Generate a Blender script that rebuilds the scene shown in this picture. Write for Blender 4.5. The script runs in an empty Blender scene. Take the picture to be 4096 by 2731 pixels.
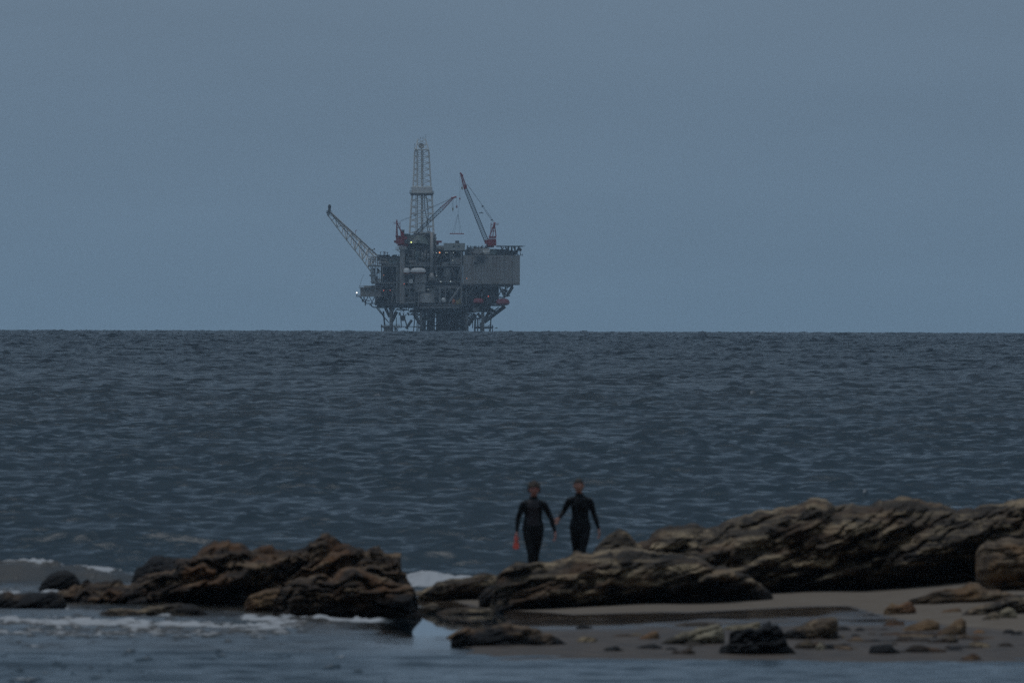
import bpy, math, random
import numpy as np
from mathutils import Vector, Matrix
R = math.radians
scene = bpy.context.scene
col = scene.collection

# ------------------------------------------------------------------ camera
F = 600 / 36 * 4096                 # focal length in full-size photo pixels
EYE = 4.5                           # eye height above the near sea, metres
RE = 7.4e6                          # effective earth radius (with refraction)
cam_d = bpy.data.cameras.new('camera')
cam = bpy.data.objects.new('camera', cam_d); col.objects.link(cam)
cam_d.lens = 600; cam_d.sensor_width = 36
cam_d.clip_start = 1; cam_d.clip_end = 40000
PITCH = 109.5 / F; ROLL = 12 / 4096
cam.matrix_world = (Matrix.Translation((0, 0, EYE)) @ Matrix.Rotation(math.pi/2 - PITCH, 4, 'X')
                    @ Matrix.Rotation(ROLL, 4, 'Z'))
cam_d.dof.use_dof = True
cam_d.dof.focus_distance = 8500
cam_d.dof.aperture_fstop = 11
scene.camera = cam
scene.cycles.use_denoising = False
scene.cycles.use_adaptive_sampling = False
CM = np.array(cam.matrix_world)

def at(px, py, Y):
    """point of the place seen at photo pixel (px, py) standing Y metres from the camera"""
    d = CM[:3, :3] @ np.array([(px - 2048) / F, -(py - 1365.5) / F, -1.0])
    t = Y / d[1]
    return Vector((d[0]*t, Y, EYE + d[2]*t))

# ------------------------------------------------------------------ sky, sun, exposure
SUN_EL, SUN_AZ = R(74), R(-50)      # azimuth from +Y (out to sea), towards -X (left)
w = bpy.data.worlds.new('World'); scene.world = w; w.use_nodes = True
N = w.node_tree.nodes; L = w.node_tree.links
bg = N['Background']
sky = N.new('ShaderNodeTexSky'); sky.sky_type = 'NISHITA'; sky.sun_disc = False
sky.sun_elevation = SUN_EL; sky.sun_rotation = SUN_AZ
sky.air_density = 1.0; sky.dust_density = 1.0; sky.ozone_density = 2.0
tc = N.new('ShaderNodeTexCoord')
sep = N.new('ShaderNodeSeparateXYZ'); L.new(tc.outputs['Generated'], sep.inputs[0])
def wmath(op, a, b=None, c=None):
    n = N.new('ShaderNodeMath'); n.operation = op
    for i, v in enumerate((a, b, c)):
        if v is None: continue
        if isinstance(v, (int, float)): n.inputs[i].default_value = v
        else: L.new(v, n.inputs[i])
    return n.outputs[0]
zc = wmath('MAXIMUM', sep.outputs[2], 0.0)
zen = wmath('MULTIPLY_ADD', wmath('POWER', zc, 3.0), 2.6, 0.95)           # overcast: brighter overhead
zen = wmath('SUBTRACT', zen, wmath('MULTIPLY', wmath('MINIMUM', wmath('MULTIPLY', zc, 4.0), 1.0),
      wmath('MULTIPLY', wmath('MINIMUM', wmath('MAXIMUM', wmath('MULTIPLY_ADD', sep.outputs[1], 1.4, 0.2), 0.0), 1.0), 0.62)))   # darker cloud bank low over the sea
side = wmath('MULTIPLY_ADD', sep.outputs[1], 0.06, 0.94)                 # heavy cloud inland
side = wmath('ADD', side, wmath('MULTIPLY', sep.outputs[0], -0.10))
bright = wmath('MULTIPLY', zen, side)
mp = N.new('ShaderNodeMapping'); mp.inputs['Scale'].default_value = (30, 30, 190)
L.new(tc.outputs['Generated'], mp.inputs[0])
nz = N.new('ShaderNodeTexNoise'); nz.inputs['Scale'].default_value = 1.0; nz.inputs['Detail'].default_value = 5
nz.inputs['Roughness'].default_value = 0.55
L.new(mp.outputs[0], nz.inputs['Vector'])
cl = wmath('MULTIPLY_ADD', nz.outputs['Fac'], 0.17, 0.915)
bright = wmath('MULTIPLY', bright, cl)
mixc = N.new('ShaderNodeMix'); mixc.data_type = 'RGBA'; mixc.inputs[0].default_value = 0.80
L.new(sky.outputs[0], mixc.inputs['A'])
# cloud deck: bluer at the horizon, greyer higher up
ramp = N.new('ShaderNodeMix'); ramp.data_type = 'RGBA'
L.new(wmath('MINIMUM', wmath('MULTIPLY', zc, 30.0), 1.0), ramp.inputs[0])
ramp.inputs['A'].default_value = (2.12, 3.85, 5.9, 1); ramp.inputs['B'].default_value = (2.5, 3.78, 5.65, 1)
ramp2 = N.new('ShaderNodeMix'); ramp2.data_type = 'RGBA'
L.new(wmath('SMOOTH_MIN', wmath('MULTIPLY', zc, 2.2), 1.0, 0.1), ramp2.inputs[0])
L.new(ramp.outputs['Result'], ramp2.inputs['A']); ramp2.inputs['B'].default_value = (2.95, 3.8, 4.6, 1)
L.new(ramp2.outputs['Result'], mixc.inputs['B'])
vm = N.new('ShaderNodeVectorMath'); vm.operation = 'SCALE'
L.new(mixc.outputs['Result'], vm.inputs[0]); L.new(bright, vm.inputs['Scale'])
L.new(vm.outputs[0], bg.inputs['Color'])
bg.inputs['Strength'].default_value = 0.06
sd = bpy.data.lights.new('sun', 'SUN'); sd.energy = 0.6; sd.angle = R(40); sd.color = (1, .98, .95)
so = bpy.data.objects.new('sun', sd); col.objects.link(so)
v = Vector((math.sin(SUN_AZ)*math.cos(SUN_EL), math.cos(SUN_AZ)*math.cos(SUN_EL), math.sin(SUN_EL)))
so.rotation_euler = v.to_track_quat('Z', 'Y').to_euler()
scene.view_settings.view_transform = 'Standard'; scene.view_settings.look = 'None'
scene.view_settings.gamma = 1; scene.view_settings.exposure = -0.06

# ------------------------------------------------------------------ helpers
def tag(o, label=None, cat=None, group=None, kind=None):
    if label: o['label'] = label
    if cat: o['category'] = cat
    if group: o['group'] = group
    if kind: o['kind'] = kind
    return o

def empty(name, loc, rz=0):
    o = bpy.data.objects.new(name, None); col.objects.link(o)
    o.location = loc; o.rotation_euler = (0, 0, rz); o.empty_display_size = 0.5
    return o

def link_mesh(name, verts, quads, mat, parent=None, smooth=False, tris=None):
    me = bpy.data.meshes.new(name)
    verts = np.asarray(verts, dtype=np.float32); quads = np.asarray(quads, dtype=np.int32)
    me.vertices.add(len(verts)); me.vertices.foreach_set('co', verts.ravel())
    k = quads.shape[1]; n = len(quads)
    me.loops.add(n*k); me.loops.foreach_set('vertex_index', quads.ravel())
    me.polygons.add(n); me.polygons.foreach_set('loop_start', np.arange(0, n*k, k, dtype=np.int32))
    me.polygons.foreach_set('use_smooth', np.full(n, smooth))
    me.update(calc_edges=True)
    o = bpy.data.objects.new(name, me); col.objects.link(o)
    if mat: me.materials.append(mat)
    if parent: o.parent = parent
    return o

def grid_faces(nr, nc, wrap=False):
    i = np.arange(nr-1)[:, None]*nc; j = np.arange(nc-1)[None, :]
    a = (i + j).ravel()
    f = np.stack([a, a+1, a+nc+1, a+nc], 1)
    if wrap:
        b = (np.arange(nr-1)*nc + nc-1)
        f = np.concatenate([f, np.stack([b, b-nc+1, b+1, b+nc], 1)])
    return f

_rs = np.random.RandomState(7)
_perm = _rs.permutation(256).astype(np.int32); _perm = np.concatenate([_perm, _perm, _perm])
_grad = _rs.normal(size=(256, 3)).astype(np.float32); _grad /= np.linalg.norm(_grad, axis=1)[:, None]
def perlin(x, y, z=0.0):
    x, y, z = np.broadcast_arrays(np.asarray(x, np.float32), np.asarray(y, np.float32), np.asarray(z, np.float32))
    xi = np.floor(x); yi = np.floor(y); zi = np.floor(z)
    xf, yf, zf = x-xi, y-yi, z-zi
    xi = xi.astype(np.int32) & 255; yi = yi.astype(np.int32) & 255; zi = zi.astype(np.int32) & 255
    u = xf*xf*xf*(xf*(xf*6-15)+10); v_ = yf*yf*yf*(yf*(yf*6-15)+10); w_ = zf*zf*zf*(zf*(zf*6-15)+10)
    out = 0
    for dx in (0, 1):
        for dy in (0, 1):
            for dz in (0, 1):
                h = _perm[_perm[_perm[(xi+dx)] + yi+dy] + zi+dz] & 255
                g = _grad[h]
                d = g[..., 0]*(xf-dx) + g[..., 1]*(yf-dy) + g[..., 2]*(zf-dz)
                out = out + d*(u if dx else 1-u)*(v_ if dy else 1-v_)*(w_ if dz else 1-w_)
    return out*1.5
def fbm(x, y, z=0.0, o=4, g=0.5):
    s = 0; a = 1; f = 1
    for _ in range(o):
        s = s + a*perlin(x*f, y*f, np.asarray(z)*f + 17.3*_); a *= g; f *= 2.03
    return s
def sstep(a, b, x):
    t = np.clip((x-a)/(b-a), 0, 1); return t*t*(3-2*t)

# ------------------------------------------------------------------ materials
def newmat(name):
    m = bpy.data.materials.new(name); m.use_nodes = True
    return m, m.node_tree.nodes, m.node_tree.links, m.node_tree.nodes['Principled BSDF']

def paint(name, c, rough=0.6, metal=0.0, wear=0.25, wear_col=None, scale=0.35):
    """painted weathered steel: base colour broken by stains of its own"""
    m, n, l, p = newmat(name)
    g = n.new('ShaderNodeNewGeometry')
    t = n.new('ShaderNodeTexNoise'); t.inputs['Scale'].default_value = scale; t.inputs['Detail'].default_value = 7
    t.inputs['Roughness'].default_value = .65
    mpn = n.new('ShaderNodeMapping'); mpn.inputs['Scale'].default_value = (1, 1, .35)
    l.new(g.outputs['Position'], mpn.inputs[0]); l.new(mpn.outputs[0], t.inputs['Vector'])
    r = n.new('ShaderNodeValToRGB'); l.new(t.outputs['Fac'], r.inputs[0])
    wc = wear_col or tuple(x*.45 for x in c)
    r.color_ramp.elements[0].position = .32; r.color_ramp.elements[0].color = (*[a*(1-wear)+b*wear for a, b in zip(c, wc)], 1)
    r.color_ramp.elements[1].position = .68; r.color_ramp.elements[1].color = (*c, 1)
    l.new(r.outputs[0], p.inputs['Base Color'])
    p.inputs['Roughness'].default_value = rough; p.inputs['Metallic'].default_value = metal
    return m

def plain(name, c, rough=.6):
    m, n, l, p = newmat(name)
    p.inputs['Base Color'].default_value = (*c, 1); p.inputs['Roughness'].default_value = rough
    return m

def lampmat(name, c, s):
    m, n, l, p = newmat(name)
    p.inputs['Base Color'].default_value = (*c, 1)
    p.inputs['Emission Color'].default_value = (*c, 1); p.inputs['Emission Strength'].default_value = s
    return m
# ------------------------------------------------------------------ sand (terrain under and around the rocks)
XK = np.array([-2500, 0, 1500, 1690, 1935, 2080, 2700, 3400, 4100, 5200, 9000.])      # photo columns, as angles from the camera
DK = np.array([205, 222, 229, 240, 250, 258, 266, 274, 280, 290, 310.])
ZT = np.array([
 [-.5,-.4,-.35,-.3,-.3,-.3,-.3,-.3,-.35,-.4,-.5],
 [-.5,-.4,-.35,-.3,-.25,-.25,-.25,-.25,-.3,-.4,-.5],
 [-.5,-.3,-.25,-.15,-.12,-.1,-.08,-.08,-.2,-.3,-.5],
 [-.5,-.3,-.12,-.07,-.07,-.05,.07,.06,-.05,-.3,-.5],
 [-.5,-.08,.02,-.02,-.06,-.05,.10,.13,.04,-.3,-.5],
 [-.4,-.04,.03,.045,.01,.04,.15,.18,.08,-.2,-.4],
 [-.3,-.03,.035,.06,.07,.14,.2,.22,.12,-.2,-.4],
 [-.3,-.03,.04,.08,.15,.23,.27,.29,.15,-.1,-.3],
 [-.3,-.02,.05,.13,.24,.38,.47,.5,.35,0,-.2],
 [-.2,-.0,.12,.25,.38,.5,.6,.65,.5,.2,0],
 [.2,.4,.5,.6,.7,.8,.9,1.0,.9,.7,.5]])
def terrain_z(x, y):
    x = np.asarray(x, float); y = np.asarray(y, float)
    px = x/np.maximum(y, 1)*F + 2048
    i = np.clip(np.searchsorted(XK, px)-1, 0, len(XK)-2); j = np.clip(np.searchsorted(DK, y)-1, 0, len(DK)-2)
    u = np.clip((px-XK[i])/(XK[i+1]-XK[i]), 0, 1); v = np.clip((y-DK[j])/(DK[j+1]-DK[j]), 0, 1)
    u = u*u*(3-2*u)
    z = ZT[i, j]*(1-u)*(1-v)+ZT[i+1, j]*u*(1-v)+ZT[i, j+1]*(1-u)*v+ZT[i+1, j+1]*u*v
    return z + .018*fbm(x*.5, y*.18, 3.1, 4) + .004*perlin(x*2.5, y*.8, 9.)

sm, n, l, p = newmat('beach_sand')
g = n.new('ShaderNodeNewGeometry')
at1 = n.new('ShaderNodeAttribute'); at1.attribute_name = 'wet'
t1 = n.new('ShaderNodeTexNoise'); t1.inputs['Scale'].default_value = 2.2; t1.inputs['Detail'].default_value = 6
l.new(g.outputs['Position'], t1.inputs['Vector'])
t2 = n.new('ShaderNodeTexNoise'); t2.inputs['Scale'].default_value = 30; t2.inputs['Detail'].default_value = 4
l.new(g.outputs['Position'], t2.inputs['Vector'])
wr = n.new('ShaderNodeMapRange'); l.new(at1.outputs['Fac'], wr.inputs[0])
wr.inputs['To Min'].default_value = .95; wr.inputs['To Max'].default_value = .07
at2 = n.new('ShaderNodeAttribute'); at2.attribute_name = 'rippled'
wadd = n.new('ShaderNodeMath'); wadd.operation = 'MULTIPLY_ADD'; l.new(at2.outputs['Fac'], wadd.inputs[0]); wadd.inputs[1].default_value = .42; l.new(wr.outputs[0], wadd.inputs[2])
l.new(wadd.outputs[0], p.inputs['Roughness'])
sp = n.new('ShaderNodeMapRange'); l.new(at1.outputs['Fac'], sp.inputs[0])
sp.inputs['To Min'].default_value = .05; sp.inputs['To Max'].default_value = .24
l.new(sp.outputs[0], p.inputs['Specular IOR Level'])
cr = n.new('ShaderNodeValToRGB'); l.new(t1.outputs['Fac'], cr.inputs[0])
cr.color_ramp.elements[0].position = .3; cr.color_ramp.elements[0].color = (.140, .110, .085, 1)
cr.color_ramp.elements[1].position = .75; cr.color_ramp.elements[1].color = (.185, .152, .122, 1)
mx = n.new('ShaderNodeMix'); mx.data_type = 'RGBA'; l.new(at1.outputs['Fac'], mx.inputs[0])
cw = n.new('ShaderNodeValToRGB'); l.new(t1.outputs['Fac'], cw.inputs[0])
cw.color_ramp.elements[0].position = .38; cw.color_ramp.elements[0].color = (.045, .033, .026, 1)
cw.color_ramp.elements[1].position = .62; cw.color_ramp.elements[1].color = (.105, .074, .052, 1)
l.new(cr.outputs[0], mx.inputs['A']); l.new(cw.outputs[0], mx.inputs['B'])
l.new(mx.outputs['Result'], p.inputs['Base Color'])
bp = n.new('ShaderNodeBump'); bp.inputs['Distance'].default_value = .05
bs = n.new('ShaderNodeMath'); bs.operation = 'MULTIPLY_ADD'; l.new(at2.outputs['Fac'], bs.inputs[0]); bs.inputs[1].default_value = .55; bs.inputs[2].default_value = .03; l.new(bs.outputs[0], bp.inputs['Strength'])
t2.inputs['Scale'].default_value = 5
l.new(t2.outputs['Fac'], bp.inputs['Height']); l.new(bp.outputs[0], p.inputs['Normal'])

ys = np.concatenate([np.linspace(-60, 200, 14), np.arange(205, 300, .22), np.linspace(301, 340, 14)])
xs = np.concatenate([np.linspace(-160, -14, 16), np.arange(-13, 16, .09), np.linspace(17, 160, 18)])
X, Y = np.meshgrid(xs, ys); Zs = terrain_z(X, Y)
Zs = np.where(Y < 205, -.5 + 0*Y, Zs); Zs = np.where((Y > 290), np.minimum(Zs, -.05-(Y-290)*.02), Zs)
sand = link_mesh('sand', np.stack([X, Y, Zs], -1).reshape(-1, 3), grid_faces(len(ys), len(xs)), sm, smooth=True)
PXs = X/np.maximum(Y, 1)*F + 2048
wet = 1 - sstep(-.6, .9, Y - np.interp(PXs, [1500, 1700, 2000, 2300, 3400, 3600, 3800, 4100, 5000], [270, 268, 259, 253.2, 252.6, 246, 241, 237, 234]) + .5*fbm(X*.35, Y*.1, 5.2, 3))
a = sand.data.attributes.new('wet', 'FLOAT', 'POINT'); a.data.foreach_set('value', wet.ravel().astype(np.float32))
rip = wet*np.clip((1 - sstep(238, 246, Y)) + .8*sstep(.0, .5, fbm(X*.6, Y*.25, 8.2, 3))*(1 - sstep(246, 252, Y)), 0, 1)
a = sand.data.attributes.new('rippled', 'FLOAT', 'POINT'); a.data.foreach_set('value', rip.ravel().astype(np.float32))
tag(sand, kind='structure')

# ------------------------------------------------------------------ sea water, on the curve of the earth
rs = np.random.RandomState(11)
ca = np.concatenate([-np.geomspace(.6, .04, 26), np.linspace(-.036, .036, 1050), np.geomspace(.04, .6, 26)])
rows = [np.geomspace(6, 195, 30), np.arange(199, 330, .15)]
r_ = [330.0]
while r_[-1] < 9400: r_.append(r_[-1] + max(.15, (.00075 if r_[-1] < 1000 else .0010)*r_[-1]))
rows = np.concatenate(rows + [np.array(r_)])
D, A = np.meshgrid(rows, ca, indexing='ij'); D = D.astype(np.float32); A = A.astype(np.float32)
X = D*np.tan(A); Y = D.copy()
shape = X.shape; H = np.zeros(shape, np.float32); DX = np.zeros(shape, np.float32); DY = np.zeros(shape, np.float32)
nc = 72
lam = np.geomspace(.34, 14, nc)*rs.uniform(.93, 1.07, nc)
for k in range(nc):
    th = rs.normal(0, .55) + .10
    kk = 2*math.pi/lam[k]
    st = .056*(1.0 if lam[k] < 1.6 else (1.6/lam[k])**.85)
    amp = st/kk
    kx, ky = math.sin(th)*kk, math.cos(th)*kk
    ph = (kx*X + ky*Y + rs.uniform(0, 6.28)).astype(np.float32)
    H += amp*np.cos(ph); s_ = amp*np.sin(ph)
    DX -= .5*math.sin(th)*s_; DY -= .5*math.cos(th)*s_
for (lm, th, am) in ((41, .12, .05), (57, -.1, .06), (74, .2, .06), (29, -.25, .04)):
    kx, ky = math.sin(th)*2*math.pi/lm, math.cos(th)*2*math.pi/lm
    H += (am*np.cos(kx*X + ky*Y + am*50)).astype(np.float32)
# swell set in patches, calmer water inshore
patch = np.clip(1 + .22*perlin(X*.05, Y*.012, 4.4) + .35*perlin(X*.25, Y*.06, 7.4), .35, 1.7)*(1 + 1.3*sstep(900, 5000, Y)).astype(np.float32)
shore = (sstep(262, 325, Y)*.68 + .17*sstep(255, 275, Y) + .14*sstep(272, 290, Y) + .03).astype(np.float32)
PX = X/np.maximum(Y, 1)*F + 2048
front = (.22*(1 - sstep(222, 238, Y))).astype(np.float32)
leftw = (.24*(1-sstep(1250, 1600, PX))*(1 - sstep(270, 292, Y))).astype(np.float32)
ampm = np.maximum(np.maximum(shore*patch, front), leftw)
calm = sstep(1480, 1680, PX + 40*perlin(X, Y*.4))*(1-sstep(2020, 2090, PX))*sstep(233, 243, Y)*(1-sstep(262, 266, Y))
ampm = ampm*(1-.97*calm)
ampm = np.where(Y < 198, .05, ampm)
Hh = H*ampm
# breakers: one sand-laden curl behind the left rocks, one behind the gap
def ridge(x0, x1, y0, h, wdt, sl=0.0):
    m = sstep(x0-1.2, x0+.6, X)*(1-sstep(x1-.6, x1+1.2, X))
    yy = Y - (y0 + sl*(X-x0)) - .5*perlin(X*.5, 3.3)
    return (h*m*np.exp(-np.where(yy < 0, (yy/(wdt*.45))**2, (yy/wdt)**2))*(1+.35*perlin(X*.9, Y*.2, 8.1))).astype(np.float32), yy, m
b1, yy1, m1 = ridge(-11.5, -6.0, 282.0, .40, 3.2, .25)
b1 = b1*(.75+.5*perlin(X*.55, 3.1)).astype(np.float32)
b2, yy2, m2 = ridge(-2.0, -.3, 281.5, .17, 1.8, -.3)
Hh = Hh + b1 + b2
Zw = Hh - Y*Y/(2*RE)
foam = np.zeros(shape, np.float32); mud = np.zeros(shape, np.float32)
fn = fbm(X*1.6, Y*.5, 2.2, 4).astype(np.float32); fn2 = fbm(X*4.0, Y*1.2, 6.2, 3).astype(np.float32)
foam = np.maximum(foam, m1*sstep(-.45, .15, yy1 + .9*fn + .5*fn2)*(1-sstep(1.2, 2.5, yy1))*(1.05+.5*perlin(X*.8, 1.2)))
foam = np.maximum(foam, .8*m1*sstep(.35, .9, perlin(X*3.2, Y*1.1, 4.)+.8*fn2)*np.exp(-((yy1+.8)/1.0)**2))
Zw = Zw + (m1*np.exp(-((yy1-.1)/.35)**2)*.16*np.maximum(0, perlin(X*2.6, 7.7)+.6*perlin(X*7, Y*4, 2.))).astype(np.float32)
foam = np.maximum(foam, m2*sstep(.15, .6, 1.25-np.abs(yy2+.1)*.75+.45*fn2))
mud = np.maximum(mud, m1*np.exp(-((yy1+.9)/1.6)**2))
# swash around the left rocks and out in front of them
PYF = 1256 + F*EYE/np.maximum(Y, 1)
left = (1 - sstep(1300, 1420, PX - 18*(Y-250)))*(1 - sstep(262, 268, Y))
band = np.exp(-((Y-(247.5 + 2.2*perlin(X*.22, 1.1)))/3.6)**2)
foam = np.maximum(foam, left*sstep(.35, 1.0, band*.95+.75*fn+.6*fn2-.08)*.95)
foam = np.maximum(foam, left*.8*sstep(.45, 1.1, np.exp(-((Y-243)/4.5)**2)*.7+.8*fn2+.6*fn))
mud = np.maximum(mud, (1 - sstep(1500, 1900, PX))*sstep(235.5, 242, Y+1.5*fn)*(1-sstep(288, 296, Y))*.9)
mud = np.maximum(mud, sstep(225, 230, Y)*(1-sstep(262, 272, Y))*.5)
# a few white caps out at sea
for (px, py, wpx) in ((840, 1626, 90), (1505, 1590, 60), (3010, 1588, 40), (1950, 1643, 55), (332, 1600, 35), (3460, 1996, 45)):
    dep = (py-1256)/F
    yc = (dep - math.sqrt(max(dep*dep - 2*EYE/RE, 0)))*RE
    xc = (px-2048)/F*yc; hw = wpx/2/F*yc
    q = ((X-xc)/hw)**2 + ((Y-yc - .3*hw*perlin(X/hw*2, px))/(yc*.006))**2
    qq = np.clip(1-q, 0, 1)
    Zw = Zw + (.08*qq*(1+fn2)).astype(np.float32)
    foam = np.maximum(foam, .62*sstep(.15, .9, qq+.8*fn2*(qq > 0)))
foam = np.maximum(foam, (1-sstep(430, 700, PX))*.95*sstep(.45, 1.0, np.exp(-((Y-273.5)/2.6)**2)*.8 + .7*fn + .45*fn2)*(Y < 281))
foam = np.maximum(foam, (1-sstep(1500, 1600, PX))*sstep(900, 980, PX)*.95*sstep(.4, .9, np.exp(-((Y-250.5)/1.6)**2)*.8 + .6*fn + .45*fn2)*(Y < 258))
mud = mud*(1-calm)*np.clip(.75+.6*fbm(X*.9, Y*.5, 3.9, 3), .15, 1)
foam = np.clip(foam, 0, 1)
Zw = Zw + foam*(.02+.035*fn2)*(Y < 330)
P = np.stack([X + DX*ampm, Y + DY*ampm, Zw], -1)

wm, n, l, p = newmat('sea_water')
g = n.new('ShaderNodeNewGeometry')
fa = n.new('ShaderNodeAttribute'); fa.attribute_name = 'foam'
ma = n.new('ShaderNodeAttribute'); ma.attribute_name = 'mud'
ra = n.new('ShaderNodeAttribute'); ra.attribute_name = 'chop'
def nse(scale, det, sc=(1, 1, 1), rough=.55):
    mpn = n.new('ShaderNodeMapping'); mpn.inputs['Scale'].default_value = sc
    l.new(g.outputs['Position'], mpn.inputs[0])
    t = n.new('ShaderNodeTexNoise'); t.inputs['Scale'].default_value = scale; t.inputs['Detail'].default_value = det
    t.inputs['Roughness'].default_value = rough
    l.new(mpn.outputs[0], t.inputs['Vector']); return t.outputs['Fac']
m1_ = n.new('ShaderNodeMix'); m1_.data_type = 'RGBA'; l.new(ma.outputs['Fac'], m1_.inputs[0])
m1_.inputs['A'].default_value = (.004, .019, .029, 1); m1_.inputs['B'].default_value = (.075, .060, .046, 1)
fb_ = n.new('ShaderNodeMapRange'); fb_.inputs['From Min'].default_value = .38; fb_.inputs['From Max'].default_value = .72; fb_.inputs['To Min'].default_value = 0; fb_.inputs['To Max'].default_value = 1
fm = n.new('ShaderNodeMath'); fm.operation = 'MULTIPLY_ADD'; l.new(fa.outputs['Fac'], fm.inputs[0]); fm.inputs[1].default_value = .75
fq = n.new('ShaderNodeMath'); fq.operation = 'MULTIPLY_ADD'; l.new(nse(2.6, 6, (1, .45, 1), .7), fq.inputs[0]); fq.inputs[1].default_value = .9; fq.inputs[2].default_value = -.42
l.new(fq.outputs[0], fm.inputs[2])
fmin = n.new('ShaderNodeMath'); fmin.operation = 'MULTIPLY'; fs_ = n.new('ShaderNodeMapRange'); l.new(fa.outputs['Fac'], fs_.inputs[0]); fs_.inputs['From Max'].default_value = .2
l.new(fm.outputs[0], fb_.inputs[0]); l.new(fb_.outputs[0], fmin.inputs[0]); l.new(fs_.outputs[0], fmin.inputs[1])
m2_ = n.new('ShaderNodeMix'); m2_.data_type = 'RGBA'; l.new(fmin.outputs[0], m2_.inputs[0])
l.new(m1_.outputs['Result'], m2_.inputs['A']); m2_.inputs['B'].default_value = (.38, .38, .385, 1)
l.new(m2_.outputs['Result'], p.inputs['Base Color'])
rr = n.new('ShaderNodeMapRange'); l.new(fa.outputs['Fac'], rr.inputs[0])
rr.inputs['To Min'].default_value = .10; rr.inputs['To Max'].default_value = .85
rc = n.new('ShaderNodeMapRange'); l.new(ra.outputs['Fac'], rc.inputs[0]); rc.inputs['From Max'].default_value = .15; rc.inputs['To Min'].default_value = .02; rc.inputs['To Max'].default_value = .10
l.new(rc.outputs[0], rr.inputs['To Min'])
l.new(rr.outputs[0], p.inputs['Roughness'])
p.inputs['IOR'].default_value = 1.33
b1_ = n.new('ShaderNodeBump'); b1_.inputs['Distance'].default_value = .16
l.new(nse(3.2, 5, (.75, 1.25, 1), .6), b1_.inputs['Height']); l.new(ra.outputs['Fac'], b1_.inputs['Strength'])
l.new(b1_.outputs[0], p.inputs['Normal'])
water = link_mesh('sea_water', P.reshape(-1, 3), grid_faces(*shape), wm, smooth=True)
gust = np.clip(1 + .2*perlin(D*np.tan(A)*.09, D*.006, 2.4) + .35*perlin(A*1500, np.log(D)*120, 5.4) + .45*perlin(D*np.tan(A)*.6, D*.09, 5.4), .15, 2.5)
chop = np.clip(ampm*1.1 + 0.12*(D < 240)*(1-calm) + 1.6*leftw + .8*m1*np.exp(-(yy1/2.5)**2), 0.01, 1)*(1-.97*calm)*(.42 + 7*sstep(320, 3000, D))*gust
for nm, arr in (('foam', foam), ('mud', mud), ('chop', chop)):
    a = water.data.attributes.new(nm, 'FLOAT', 'POINT'); a.data.foreach_set('value', arr.ravel().astype(np.float32))
tag(water, kind='structure')
print('water verts', P.size//3)
del P, X, Y, H, DX, DY, fn, fn2, D, A, PX, PYF

# ------------------------------------------------------------------ haze: thin sea air
hm = bpy.data.materials.new('sea_haze'); hm.use_nodes = True
n = hm.node_tree.nodes; l = hm.node_tree.links
n.remove(n['Principled BSDF'])
pv = n.new('ShaderNodeVolumePrincipled'); pv.inputs['Color'].default_value = (.62, .82, 1, 1)
pv.inputs['Density'].default_value = 3.0e-5; pv.inputs['Anisotropy'].default_value = 0.0
l.new(pv.outputs[0], n['Material Output'].inputs['Volume'])
hv = [(x, y, z) for x in (-6500, 6500) for y in (-100, 9600) for z in (-12, 130)]
haze = link_mesh('haze', hv, [(0, 1, 3, 2), (4, 6, 7, 5), (0, 4, 5, 1), (2, 3, 7, 6), (0, 2, 6, 4), (1, 5, 7, 3)], hm)
tag(haze, kind='stuff')
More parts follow.
